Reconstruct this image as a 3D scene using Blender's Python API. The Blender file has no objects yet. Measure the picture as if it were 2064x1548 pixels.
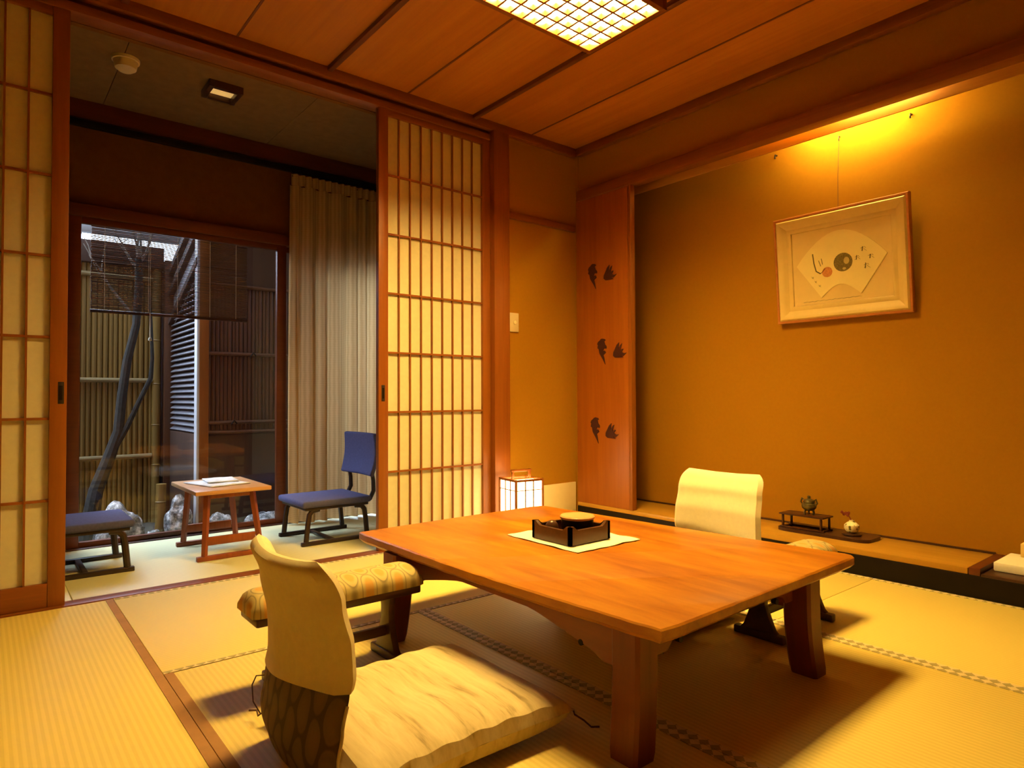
import bpy, bmesh, math, random
from mathutils import Vector, Matrix, noise
random.seed(7)
SC = bpy.context.scene
COL = SC.collection
PI = math.pi

# ------------------------------------------------------------------ materials
def new_mat(name):
    m = bpy.data.materials.new(name); m.use_nodes = True
    nt = m.node_tree
    return m, nt, nt.nodes['Principled BSDF']

def coords(nt, scale=(1, 1, 1), rot=(0, 0, 0)):
    tc = nt.nodes.new('ShaderNodeTexCoord'); mp = nt.nodes.new('ShaderNodeMapping')
    mp.inputs['Scale'].default_value = scale; mp.inputs['Rotation'].default_value = rot
    nt.links.new(tc.outputs['Object'], mp.inputs['Vector'])
    return mp.outputs['Vector']

def ramp(nt, fac, stops):
    r = nt.nodes.new('ShaderNodeValToRGB')
    el = r.color_ramp.elements
    while len(el) < len(stops): el.new(0.5)
    for e, (p, c) in zip(el, stops):
        e.position = p; e.color = (c[0], c[1], c[2], 1)
    nt.links.new(fac, r.inputs['Fac'])
    return r.outputs['Color']

def nz(nt, vec, scale, detail=4, rough=0.55, dist=0.0):
    n = nt.nodes.new('ShaderNodeTexNoise')
    n.inputs['Scale'].default_value = scale; n.inputs['Detail'].default_value = detail
    n.inputs['Roughness'].default_value = rough; n.inputs['Distortion'].default_value = dist
    nt.links.new(vec, n.inputs['Vector'])
    return n.outputs['Fac']

def bump(nt, b, h, strength, dist=0.002):
    bp = nt.nodes.new('ShaderNodeBump'); bp.inputs['Strength'].default_value = strength
    bp.inputs['Distance'].default_value = dist
    nt.links.new(h, bp.inputs['Height']); nt.links.new(bp.outputs['Normal'], b.inputs['Normal'])

def plain(name, col, rough=0.6, metal=0.0, var=0.12, scale=14, bmp=0.0, spec=0.4):
    m, nt, b = new_mat(name)
    v = coords(nt)
    f = nz(nt, v, scale)
    c = ramp(nt, f, [(0.3, [x * (1 - var) for x in col]), (0.7, [min(1, x * (1 + var)) for x in col])])
    nt.links.new(c, b.inputs['Base Color'])
    b.inputs['Roughness'].default_value = rough; b.inputs['Metallic'].default_value = metal
    b.inputs['Specular IOR Level'].default_value = spec
    if bmp: bump(nt, b, nz(nt, v, scale * 14, 2), bmp)
    return m

def wood(name, c1, c2, axis='z', rough=0.45, fine=60, spec=0.4, c3=None, stretch=0.06, bmp=0.15, hard=0.0):
    m, nt, b = new_mat(name)
    s = {'x': (stretch, 1, 1), 'y': (1, stretch, 1), 'z': (1, 1, stretch)}[axis]
    v = coords(nt, s)
    f = nz(nt, v, fine, 5, 0.6, 0.4)
    f2 = nz(nt, v, fine * 0.16, 3, 0.5, 0.8)
    mx = nt.nodes.new('ShaderNodeMath'); mx.operation = 'ADD'
    nt.links.new(f, mx.inputs[0]); nt.links.new(f2, mx.inputs[1])
    hv = nt.nodes.new('ShaderNodeMath'); hv.operation = 'MULTIPLY'; hv.inputs[1].default_value = 0.5
    nt.links.new(mx.outputs[0], hv.inputs[0])
    st = [(0.32, c1), (0.66, c2)]
    if c3: st = [(0.28 + hard, c1), (0.5, c3), (0.72 - hard, c2)]
    nt.links.new(ramp(nt, hv.outputs[0], st), b.inputs['Base Color'])
    b.inputs['Roughness'].default_value = rough
    b.inputs['Specular IOR Level'].default_value = spec
    if bmp: bump(nt, b, f, bmp, 0.001)
    return m

def stripes(name, c1, c2, axis, freq, rough=0.7, mix=(0.35, 0.65), c_noise=0.25, dist=0.0, bmp=0.3, rot=(0, 0, 0)):
    """fine parallel bands across AXIS, freq bands per metre"""
    m, nt, b = new_mat(name)
    v = coords(nt, (1, 1, 1), rot)
    w = nt.nodes.new('ShaderNodeTexWave'); w.bands_direction = axis.upper()
    w.inputs['Scale'].default_value = freq * 2 * PI / 20.0
    w.inputs['Distortion'].default_value = dist
    nt.links.new(v, w.inputs['Vector'])
    n = nz(nt, v, 4, 3)
    mm = nt.nodes.new('ShaderNodeMath'); mm.operation = 'MULTIPLY_ADD'
    mm.inputs[1].default_value = c_noise
    nt.links.new(n, mm.inputs[0]); nt.links.new(w.outputs['Fac'], mm.inputs[2])
    sb = nt.nodes.new('ShaderNodeMath'); sb.operation = 'SUBTRACT'; sb.inputs[1].default_value = c_noise * 0.5
    nt.links.new(mm.outputs[0], sb.inputs[0])
    nt.links.new(ramp(nt, sb.outputs[0], [(mix[0], c1), (mix[1], c2)]), b.inputs['Base Color'])
    b.inputs['Roughness'].default_value = rough
    if bmp: bump(nt, b, w.outputs['Fac'], bmp, 0.002)
    return m

def emit(name, col, strength):
    m, nt, b = new_mat(name)
    b.inputs['Base Color'].default_value = (*col, 1)
    b.inputs['Emission Color'].default_value = (*col, 1)
    b.inputs['Emission Strength'].default_value = strength
    return m

def paper(name, col, trans=0.35):
    m, nt, b = new_mat(name)
    v = coords(nt)
    c = ramp(nt, nz(nt, v, 40, 5), [(0.3, [x * 0.94 for x in col]), (0.7, col)])
    tr = nt.nodes.new('ShaderNodeBsdfTranslucent'); mx = nt.nodes.new('ShaderNodeMixShader')
    nt.links.new(c, b.inputs['Base Color']); nt.links.new(c, tr.inputs['Color'])
    b.inputs['Roughness'].default_value = 0.85
    mx.inputs['Fac'].default_value = trans
    nt.links.new(b.outputs[0], mx.inputs[1]); nt.links.new(tr.outputs[0], mx.inputs[2])
    nt.links.new(mx.outputs[0], nt.nodes['Material Output'].inputs['Surface'])
    return m

def window_glass(name):
    m, nt, b = new_mat(name)
    t = nt.nodes.new('ShaderNodeBsdfTransparent'); g = nt.nodes.new('ShaderNodeBsdfGlossy')
    g.inputs['Roughness'].default_value = 0.02
    f = nt.nodes.new('ShaderNodeLayerWeight'); f.inputs['Blend'].default_value = 0.5
    pw = nt.nodes.new('ShaderNodeMath'); pw.operation = 'POWER'; pw.inputs[1].default_value = 5.0
    nt.links.new(f.outputs['Facing'], pw.inputs[0])
    ma = nt.nodes.new('ShaderNodeMath'); ma.operation = 'MULTIPLY_ADD'; ma.inputs[1].default_value = .8; ma.inputs[2].default_value = .035
    nt.links.new(pw.outputs[0], ma.inputs[0])
    mx = nt.nodes.new('ShaderNodeMixShader')
    nt.links.new(ma.outputs[0], mx.inputs['Fac'])
    nt.links.new(t.outputs[0], mx.inputs[1]); nt.links.new(g.outputs[0], mx.inputs[2])
    nt.links.new(mx.outputs[0], nt.nodes['Material Output'].inputs['Surface'])
    return m

def hex_fabric(name, base, line, inner, sx, sz, axes='yz', lw=0.055, back=False):
    """tortoise-shell brocade: rows of tall ovals on a darker ground"""
    m, nt, b = new_mat(name)
    v = coords(nt)
    sp = nt.nodes.new('ShaderNodeSeparateXYZ'); nt.links.new(v, sp.inputs[0])
    idx = {'x': 0, 'y': 1, 'z': 2}
    def math(op, a, bb=None, val=None):
        n = nt.nodes.new('ShaderNodeMath'); n.operation = op
        nt.links.new(a, n.inputs[0])
        if bb is not None: nt.links.new(bb, n.inputs[1])
        if val is not None: n.inputs[1].default_value = val
        return n.outputs[0]
    u = math('MULTIPLY', sp.outputs[idx[axes[0]]], val=1 / sx)
    w = math('MULTIPLY', sp.outputs[idx[axes[1]]], val=1 / sz)
    uf = math('FLOOR', u)
    odd = math('MODULO', math('ABSOLUTE', uf), val=2.0)
    w2 = math('ADD', w, math('MULTIPLY', odd, val=0.5))
    du = math('SUBTRACT', math('FRACT', u), val=0.5)
    dw = math('SUBTRACT', math('FRACT', w2), val=0.5)
    d = math('SQRT', math('ADD', math('POWER', du, val=2.0), math('POWER', math('MULTIPLY', dw, val=1.0), val=2.0)))
    c = ramp(nt, d, [(0.0, inner), (0.22, inner), (0.34, base), (0.43, base), (0.43 + lw, line), (0.54 if back else 0.70, base if back else line)])
    nt.links.new(c, b.inputs['Base Color']); b.inputs['Roughness'].default_value = 0.75
    bump(nt, b, nz(nt, v, 300, 2), 0.2, 0.001)
    return m

M = {}
M['cedar_z'] = wood('cedar upright', (.21, .060, .007), (.29, .092, .011), 'z', 0.42)
M['cedar_x'] = wood('cedar along x', (.17, .046, .006), (.25, .075, .010), 'x', 0.4)
M['cedar_y'] = wood('cedar along y', (.17, .046, .006), (.25, .075, .010), 'y', 0.45, bmp=0.03)
M['red_beam'] = wood('red brown beam', (.085, .018, .004), (.13, .030, .006), 'x', 0.4)
M['ceil_board'] = wood('ceiling board', (.36, .118, .012), (.54, .215, .025), 'y', 0.5, 26, c3=(.45, .16, .018), stretch=0.05)
M['batten'] = wood('ceiling batten', (.10, .028, .01), (.17, .05, .016), 'y', 0.5)
M['lip'] = wood('pale slot wood', (.50, .22, .04), (.62, .30, .06), 'y', 0.5)
M['panel'] = wood('tokonoma panel wood', (.26, .068, .004), (.36, .11, .008), 'z', 0.4, 34)
M['board'] = wood('tokonoma board', (.40, .20, .02), (.52, .28, .035), 'y', 0.3, 40)
M['table'] = wood('zelkova slab', (.27, .074, .004), (.54, .235, .015), 'y', 0.34, 22, c3=(.41, .145, .008), stretch=0.16, bmp=0.25, spec=0.5, hard=.07)
M['table_leg'] = wood('zelkova leg', (.12, .022, .004), (.215, .046, .007), 'z', 0.4, 30)
M['table_apron'] = wood('zelkova apron', (.14, .027, .005), (.235, .056, .008), 'y', 0.4, 30)
M['lacquer'] = plain('black lacquer', (.010, .006, .003), 0.5, var=0.2, spec=0.15)
M['dark_wood'] = wood('dark stained wood', (.035, .014, .008), (.07, .028, .014), 'x', 0.35)
M['chair_wood'] = wood('dark chair wood', (.022, .013, .010), (.045, .024, .016), 'x', 0.35)
M['box_wood'] = wood('dark lacquered box wood', (.055, .022, .010), (.09, .038, .018), 'x', 0.3)
M['red_wood'] = wood('red rosewood', (.10, .022, .010), (.17, .04, .016), 'z', 0.35)
M['side_leg'] = wood('reddish table leg', (.22, .055, .02), (.34, .09, .03), 'z', 0.4)
M['side_top'] = wood('light table top', (.50, .26, .11), (.64, .36, .17), 'x', 0.35)
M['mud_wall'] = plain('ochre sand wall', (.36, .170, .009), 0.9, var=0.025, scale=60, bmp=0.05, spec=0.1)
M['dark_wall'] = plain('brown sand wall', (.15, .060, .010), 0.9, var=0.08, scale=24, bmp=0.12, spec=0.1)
M['veranda_ceil'] = plain('grey plaster', (.18, .102, .048), 0.95, var=0.10, scale=18, bmp=0.2, spec=0.1)
M['cream_paper'] = plain('cream wall paper', (.80, .66, .36), 0.85, var=0.03, spec=0.1)
M['shoji_paper'] = paper('shoji paper', (.93, .86, .57), 0.28)
M['cloth_white'] = plain('white cotton cover', (.90, .80, .52), 0.9, var=0.03, scale=60, bmp=0.15, spec=0.1)
M['cloth_mat'] = plain('pale linen mat', (.90, .84, .66), 0.9, var=0.03, scale=80, bmp=0.2, spec=0.1)
M['tatami_y'] = stripes('tatami, ribs along y', (.72, .56, .14), (.79, .62, .165), 'x', 62, 0.55, bmp=0.10)
M['tatami_x'] = stripes('tatami, ribs along x', (.73, .57, .15), (.78, .62, .17), 'y', 62, 0.55, bmp=0.10)
M['tatami_green'] = stripes('veranda tatami', (.64, .60, .32), (.70, .66, .38), 'y', 40, 0.5, bmp=0.15)
M['heri_brown'] = plain('brown cloth edge', (.36, .19, .075), 0.8, var=0.1)
def heri(name, axis):
    m, nt, b = new_mat(name)
    s = 1 / 0.022
    v = coords(nt, (s, s, s), (0, 0, 0.785))
    ck = nt.nodes.new('ShaderNodeTexChecker'); ck.inputs['Scale'].default_value = 1.0
    ck.inputs['Color1'].default_value = (.74, .60, .32, 1); ck.inputs['Color2'].default_value = (.36, .30, .12, 1)
    nt.links.new(v, ck.inputs['Vector'])
    nt.links.new(ck.outputs['Color'], b.inputs['Base Color']); b.inputs['Roughness'].default_value = 0.7
    return m
M['heri'] = heri('patterned cloth edge', 'y')
M['curtain'] = None
M['pad_fabric'] = hex_fabric('arm rest brocade', (.54, .43, .17), (.25, .20, .09), (.60, .33, .07), 0.050, 0.075, 'xy', lw=0.03, back=True)
M['chair_fabric'] = hex_fabric('tortoise shell brocade', (.15, .092, .044), (.065, .038, .022), (.165, .10, .046), 0.042, 0.095, 'yz')
M['navy'] = plain('navy fabric', (.085, .088, .20), 0.85, var=0.12, scale=90, bmp=0.2, spec=0.2)
M['blue_grey'] = plain('blue grey fabric', (.10, .10, .20), 0.85, var=0.12, scale=90, bmp=0.2, spec=0.2)
M['cream_plastic'] = plain('cream plastic', (.72, .58, .34), 0.4, var=0.03)
M['black_metal'] = plain('dark metal', (.018, .012, .010), 0.45, var=0.1)
M['bird_metal'] = plain('dark purple brown inlay', (.045, .012, .012), 0.5, var=0.1)
M['frame_cream'] = plain('cream frame moulding', (.74, .55, .19), 0.45, var=0.04)
M['frame_wood'] = wood('frame edge wood', (.40, .14, .03), (.52, .20, .05), 'y', 0.4)
M['art_paper'] = plain('art backing paper', (.78, .58, .23), 0.85, var=0.03, spec=0.1)
M['fan_paper'] = plain('fan paper', (.88, .72, .30), 0.85, var=0.02, spec=0.1)
M['ink'] = plain('ink', (.13, .10, .03), 0.8)
M['ink_grey'] = plain('olive ink', (.16, .13, .035), 0.8, var=0.35, scale=120)
M['ink_pale'] = plain('pale olive ink', (.46, .37, .13), 0.8)
M['ink_red'] = plain('red brown ink', (.60, .24, .07), 0.8, var=0.2, scale=120)
M['bronze'] = plain('green bronze', (.13, .11, .05), 0.35, 0.7, var=0.35, scale=60)
M['porcelain'] = None
M['stand_wood'] = wood('dark red stand wood', (.035, .010, .005), (.06, .018, .008), 'y', 0.35)
M['twig'] = plain('dark red twig', (.20, .03, .012), 0.7)
M['stone'] = None
M['soil'] = plain('garden soil', (.05, .04, .03), 0.95, var=0.4, scale=20, bmp=0.5)
M['bark'] = plain('tree bark', (.026, .022, .016), 0.9, var=0.4, scale=40, bmp=0.6)
M['bark_pale'] = plain('pale twig', (.26, .24, .20), 0.9, var=0.2, scale=40)
M['bamboo'] = wood('aged bamboo', (.165, .092, .017), (.26, .155, .033), 'z', 0.5, 22)
M['bamboo_rail'] = plain('bamboo rail', (.25, .18, .07), 0.5, var=0.2, scale=8)
M['brown_bamboo'] = wood('brown split bamboo', (.075, .028, .010), (.125, .048, .018), 'z', 0.5, 30)
M['dark_board'] = wood('dark garden board', (.045, .022, .014), (.085, .042, .024), 'z', 0.7, 20)
M['louver'] = plain('grey weathered slat', (.26, .25, .27), 0.45, var=0.1)
M['post_glare'] = plain('pale grey post glare', (.62, .60, .60), 0.5, var=0.06)  # pale grey stands in for sky glare on the garden post
M['lean_roof'] = paper('pale translucent roofing', (.80, .80, .80), 0.5)
M['reed'] = wood('dark reed', (.085, .045, .028), (.15, .085, .055), 'x', 0.7, 30)
M['gutter'] = plain('grey gutter', (.30, .30, .29), 0.6, var=0.15)
M['string'] = plain('pale cord', (.55, .47, .33), 0.8)
M['dark_cord'] = plain('dark cord', (.10, .045, .015), 0.8)
M['newsprint'] = plain('folded paper', (.70, .70, .70), 0.8, var=0.14, scale=40)
M['glass'] = window_glass('window glass')
M['lid'] = wood('light turned wood', (.52, .27, .10), (.66, .37, .16), 'x', 0.35, 40)
M['lamp'] = emit('lamp diffuser', (1.0, .645, .165), 195)
M['andon'] = emit('lantern paper', (1.0, .76, .38), 6.0)
M['tube'] = emit('alcove lamp tube', (1.0, .73, .20), 190)
M['tube2'] = emit('slot lamp tube', (1.0, .72, .20), 70)
M['plaster_out'] = plain('outside plaster', (.30, .27, .23), 0.9)

def fx_materials():
    m, nt, b = new_mat('curtain weave')
    v = coords(nt)
    w = nt.nodes.new('ShaderNodeTexWave'); w.bands_direction = 'X'
    w.inputs['Scale'].default_value = 14; w.inputs['Distortion'].default_value = 1.2
    nt.links.new(v, w.inputs['Vector'])
    w2 = nt.nodes.new('ShaderNodeTexWave'); w2.bands_direction = 'Z'
    w2.inputs['Scale'].default_value = 26; w2.inputs['Distortion'].default_value = 0.6
    nt.links.new(v, w2.inputs['Vector'])
    a = nt.nodes.new('ShaderNodeMath'); a.operation = 'MULTIPLY_ADD'; a.inputs[1].default_value = 0.6
    nt.links.new(w.outputs['Fac'], a.inputs[0])
    s = nt.nodes.new('ShaderNodeMath'); s.operation = 'MULTIPLY'; s.inputs[1].default_value = 0.4
    nt.links.new(w2.outputs['Fac'], s.inputs[0]); nt.links.new(s.outputs[0], a.inputs[2])
    c = ramp(nt, a.outputs[0], [(0.2, (.62, .39, .16)), (0.8, (.78, .54, .25))])
    tr = nt.nodes.new('ShaderNodeBsdfTranslucent'); mx = nt.nodes.new('ShaderNodeMixShader')
    nt.links.new(c, b.inputs['Base Color']); nt.links.new(c, tr.inputs['Color'])
    b.inputs['Roughness'].default_value = 0.9; b.inputs['Specular IOR Level'].default_value = 0.1
    mx.inputs['Fac'].default_value = 0.5
    nt.links.new(b.outputs[0], mx.inputs[1]); nt.links.new(tr.outputs[0], mx.inputs[2])
    nt.links.new(mx.outputs[0], nt.nodes['Material Output'].inputs['Surface'])
    M['curtain'] = m
    m, nt, b = new_mat('patterned porcelain')
    v = coords(nt)
    vo = nt.nodes.new('ShaderNodeTexVoronoi'); vo.inputs['Scale'].default_value = 55
    nt.links.new(v, vo.inputs['Vector'])
    nt.links.new(ramp(nt, vo.outputs['Distance'], [(0.25, (.16, .13, .03)), (0.42, (.85, .76, .45))]), b.inputs['Base Color'])
    b.inputs['Roughness'].default_value = 0.2
    M['porcelain'] = m
    m, nt, b = new_mat('garden stone')
    v = coords(nt)
    c = ramp(nt, nz(nt, v, 16, 6, 0.7), [(0.38, (.02, .02, .022)), (0.50, (.16, .15, .14)), (0.62, (.66, .63, .60))])
    nt.links.new(c, b.inputs['Base Color']); b.inputs['Roughness'].default_value = 0.8
    bump(nt, b, nz(nt, v, 30, 5), 0.6, 0.01)
    M['stone'] = m
    # streaky cotton of the floor cushions: streaks run along local y
    m, nt, b = new_mat('streaky cushion cotton')
    v = coords(nt, (1, 0.10, 0.5))
    f = nz(nt, v, 34, 4, 0.6, 0.3)
    c = ramp(nt, f, [(0.28, (.34, .26, .13)), (0.40, (.62, .50, .27)), (0.60, (.74, .62, .36)), (0.74, (.60, .47, .24))])
    nt.links.new(c, b.inputs['Base Color']); b.inputs['Roughness'].default_value = 0.75
    b.inputs['Specular IOR Level'].default_value = 0.2
    bump(nt, b, nz(nt, v, 60, 3), 0.25, 0.002)
    M['cushion'] = m
fx_materials()

# ------------------------------------------------------------------ geometry
class MB:
    def __init__(s): s.bm = bmesh.new()
    def _new(s, before):
        return [v for v in s.bm.verts if v not in before]
    def box(s, x0, x1, y0, y1, z0, z1, bev=0.0, mat=None, seg=2):
        t = bmesh.new()
        bmesh.ops.create_cube(t, size=1)
        for v in t.verts:
            v.co = Vector(((x0 + x1) / 2 + v.co.x * (x1 - x0), (y0 + y1) / 2 + v.co.y * (y1 - y0), (z0 + z1) / 2 + v.co.z * (z1 - z0)))
        if bev: bmesh.ops.bevel(t, geom=t.edges[:], offset=bev, segments=seg, affect='EDGES', profile=0.5)
        if mat is not None: bmesh.ops.transform(t, matrix=mat, verts=t.verts)
        s.merge(t); return s
    def merge(s, t):
        me = bpy.data.meshes.new('tmp'); t.to_mesh(me); t.free(); s.bm.from_mesh(me); bpy.data.meshes.remove(me)
    def tube(s, pts, r, seg=10, cap=True, flat=None):
        pts = [Vector(p) for p in pts]; n = len(pts)
        rs = r if isinstance(r, (list, tuple)) else [r] * n
        rings = []; up = None
        for i, p in enumerate(pts):
            t = (pts[min(i + 1, n - 1)] - pts[max(i - 1, 0)]).normalized()
            if up is None:
                up = Vector((0, 0, 1)) if abs(t.z) < 0.9 else Vector((1, 0, 0))
            a = t.cross(up)
            if a.length < 1e-5: a = t.orthogonal()
            a.normalize(); bb = a.cross(t).normalized(); up = bb
            k = flat or 1.0
            rings.append([s.bm.verts.new(p + a * math.cos(2 * PI * j / seg) * rs[i] + bb * math.sin(2 * PI * j / seg) * rs[i] * k) for j in range(seg)])
        for i in range(n - 1):
            for j in range(seg):
                s.bm.faces.new((rings[i][j], rings[i][(j + 1) % seg], rings[i + 1][(j + 1) % seg], rings[i + 1][j]))
        if cap:
            s.bm.faces.new(rings[0][::-1]); s.bm.faces.new(rings[-1])
        return s
    def lathe(s, prof, c=(0, 0, 0), seg=28):
        rings = []
        for r, z in prof:
            if r < 1e-6: rings.append([s.bm.verts.new((c[0], c[1], c[2] + z))])
            else: rings.append([s.bm.verts.new((c[0] + r * math.cos(2 * PI * j / seg), c[1] + r * math.sin(2 * PI * j / seg), c[2] + z)) for j in range(seg)])
        for a, b in zip(rings, rings[1:]):
            for j in range(seg):
                k = (j + 1) % seg
                if len(a) == 1 and len(b) == 1: continue
                if len(a) == 1: s.bm.faces.new((a[0], b[k], b[j]))
                elif len(b) == 1: s.bm.faces.new((a[j], a[k], b[0]))
                else: s.bm.faces.new((a[j], a[k], b[k], b[j]))
        for e, fl in ((rings[0], True), (rings[-1], False)):
            if len(e) > 1: s.bm.faces.new(e[::-1] if fl else e)
        return s
    def prism(s, poly, axis, a, b, bev=0.0):
        """poly: 2D points in the plane normal to axis; extruded a..b along axis"""
        t = bmesh.new()
        def P(p, k):
            if axis == 'x': return (k, p[0], p[1])
            if axis == 'y': return (p[0], k, p[1])
            return (p[0], p[1], k)
        A = [t.verts.new(P(p, a)) for p in poly]; B = [t.verts.new(P(p, b)) for p in poly]
        t.faces.new(A); t.faces.new(B[::-1])
        n = len(poly)
        for i in range(n): t.faces.new((A[i], B[i], B[(i + 1) % n], A[(i + 1) % n]))
        bmesh.ops.recalc_face_normals(t, faces=t.faces[:])
        if bev:
            bmesh.ops.bevel(t, geom=[e for e in t.edges], offset=bev, segments=2, affect='EDGES', profile=0.5)
        s.merge(t); return s
    def grid(s, nu, nv, fn, closed_u=False):
        g = [[s.bm.verts.new(fn(i / (nu if closed_u else nu - 1), j / (nv - 1))) for i in range(nu)] for j in range(nv)]
        for j in range(nv - 1):
            for i in range(nu if closed_u else nu - 1):
                k = (i + 1) % nu
                s.bm.faces.new((g[j][i], g[j][k], g[j + 1][k], g[j + 1][i]))
        return g
    def build(s, name, mat, parent=None, smooth=True, off=None, recalc=True):
        o_off = Vector(off) if off is not None else (Vector(wloc(parent)) if parent is not None else Vector((0, 0, 0)))
        if recalc: bmesh.ops.recalc_face_normals(s.bm, faces=s.bm.faces[:])
        for v in s.bm.verts: v.co -= o_off
        me = bpy.data.meshes.new(name)
        if smooth:
            for f in s.bm.faces: f.smooth = True
            for e in s.bm.edges:
                if len(e.link_faces) == 2 and e.calc_face_angle(0) > 0.6: e.smooth = False
        s.bm.to_mesh(me); s.bm.free()
        me.materials.append(mat)
        o = bpy.data.objects.new(name, me); COL.objects.link(o)
        if parent is not None: o.parent = parent
        elif off is not None: o.location = off
        return o

def wloc(o):
    p = Vector((0, 0, 0))
    while o is not None:
        p += o.location; o = o.parent
    return p

def tag(o, label=None, cat=None, group=None, kind=None):
    if label: o['label'] = label
    if cat: o['category'] = cat
    if group: o['group'] = group
    if kind: o['kind'] = kind
    return o

def empty(name, loc, label=None, cat=None, group=None, kind=None):
    o = bpy.data.objects.new(name, None); COL.objects.link(o); o.location = loc; o.empty_display_size = 0.05
    return tag(o, label, cat, group, kind)

def copy_tree(o, parent=None):
    c = o.copy(); COL.objects.link(c)
    if parent is not None: c.parent = parent
    for ch in list(o.children): copy_tree(ch, c)
    return c

def S(o, label, cat): return tag(o, label, cat, kind='structure')

# ------------------------------------------------------------------ room shell
XL, XR, YB, YW = -1.5, 3.16, -1.6, 3.17       # main room
ZC = 2.53
YV = 4.33                                     # veranda window plane
VXL, VXR = -1.2, 2.75

# tatami floor of the main room
flo = empty('floor', (0, 0, 0)); S(flo, 'straw coloured tatami floor of the main room with cloth edged mats', 'floor')
MB().box(XL - .1, XR + .1, YB - .1, YW + .1, -.30, -.055).build('subfloor', M['dark_board'], flo)
X0, X1, X2 = 0.435, 1.345, 2.278
Y1 = 2.195
mats = [  # x0,x1,y0,y1, ribs, heri sides, material
    (XL, X0, .30, 3.155, 'tatami_y', 'r', 'heri_brown'),
    (XL, X0, YB, .30, 'tatami_y', 'r', 'heri_brown'),
    (X0, X2, Y1, 3.155, 'tatami_x', 'bt', 'heri'),
    (X0, X1, .33, Y1, 'tatami_y', 'lr', 'heri'),
    (X1, X2, .33, Y1, 'tatami_y', 'lr', 'heri'),
    (X2, XR, 1.27, 3.155, 'tatami_y', 'lr', 'heri'),
    (X2, XR, YB, 1.27, 'tatami_y', 'lr', 'heri'),
    (X0, X2, YB, .33, 'tatami_x', 't', 'heri'),
]
W = 0.027
for (a, b, c, d, mt, sides, hm) in mats:
    t = MB().box(a + .001, b - .001, c + .001, d - .001, -.055, 0, 0.002).build('tatami_mat', M[mt], flo)
    for s in sides:
        e = MB(); z0, z1 = -.004, .0016
        if s == 'l': e.box(a + .001, a + W, c + .002, d - .002, z0, z1)
        if s == 'r': e.box(b - W, b - .001, c + .002, d - .002, z0, z1)
        if s == 'b': e.box(a + .002, b - .002, c + .001, c + W * .7, z0, z1)
        if s == 't': e.box(a + .002, b - .002, d - W * .7, d - .001, z0, z1)
        mm = M['heri_brown'] if (s == 'l' and abs(a - X0) < 1e-6) or hm == 'heri_brown' else M['heri']
        e.build('cloth_edge', mm, t)

# main ceiling: boards running along y with battens
cei = empty('ceiling', (0, 0, ZC)); S(cei, 'warm brown wooden board ceiling of the main room', 'ceiling')
xs = [XL] + [0.46 + .458 * k for k in range(-4, 6)] + [XR + .1]
xs = [x for x in xs if XL <= x <= XR + .1]
for a, b in zip(xs, xs[1:]):
    MB().box(a + .002, b - .002, YB - .1, YW + .1, ZC, ZC + .05, .002).build('ceiling_board', M['ceil_board'], cei)
for k, x in enumerate(xs[1:-1]):
    thick = abs((x - 1.376) / .916 - round((x - 1.376) / .916)) < .1
    if thick:
        MB().box(x - .014, x + .014, YB, YW, ZC - .022, ZC + .01, .003).build('batten', M['batten'], cei)
    else:
        MB().box(x - .005, x + .005, YB, YW, ZC - .003, ZC + .01).build('seam_strip', M['batten'], cei)
MB().box(XL - .2, XR + .6, YB - .2, YW + .2, ZC + .06, ZC + .12).build('ceiling_backing', M['dark_board'], cei)

# walls of the main room that the camera cannot see but that shut the light in
S(MB().box(XL - .1, XL, YB - .1, YW + .08, -.05, ZC + .06).build('wall_left', M['cream_paper']), 'pale papered wall on the left side of the room', 'wall')
S(MB().box(XL - .1, XR + .5, YB - .1, YB, -.05, ZC + .06).build('wall_front', M['mud_wall']), 'ochre wall behind the viewer', 'wall')

# shoji wall: solid parts
wv = empty('wall_back', (0, YW, 0)); S(wv, 'ochre sand wall between the shoji post and the bird panel', 'wall')
MB().box(2.545, XR + .03, YW + .02, YW + .12, -.05, ZC + .05).build('plaster', M['mud_wall'], wv)
MB().box(XL, -.50, YW + .02, YW + .12, -.05, ZC + .05).build('plaster', M['mud_wall'], wv)
MB().box(2.552, 3.158, YW + .010, YW + .021, 0, .252, .002).build('paper_skirting', M['cream_paper'], wv)
MB().box(2.552, 3.158, YW - .003, YW + .022, 1.962, 2.004, .003).build('picture_rail', M['cedar_x'], wv)
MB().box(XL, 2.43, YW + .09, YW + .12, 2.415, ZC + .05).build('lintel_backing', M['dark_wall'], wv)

# header (kamoi), sill and post
hd = empty('trim_1', (0, YW, 2.418)); S(hd, 'reddish wooden lintel and cornice above the shoji doors', 'trim')
MB().box(XL, 2.426, YW + .0, YW + .10, 2.418, 2.455, .003).build('lintel', M['cedar_x'], hd)
MB().box(XL, 2.426, YW + .022, YW + .10, 2.455, 2.478).build('groove_board', M['red_beam'], hd)
MB().box(XL, XR, YW - .018, YW + .04, 2.478, 2.532, .005).build('cornice', M['cedar_x'], hd)
S(MB().box(XL, 2.426, YW - .012, YW + .062, -.03, .004, .002).build('trim_2', M['cedar_x']), 'brown wooden sill under the shoji doors', 'trim')
S(MB().box(2.430, 2.551, YW - .03, YW + .10, 0, 2.478, .004).build('trim_3', M['cedar_z']), 'orange wooden corner post beside the right shoji door', 'trim')

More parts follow.
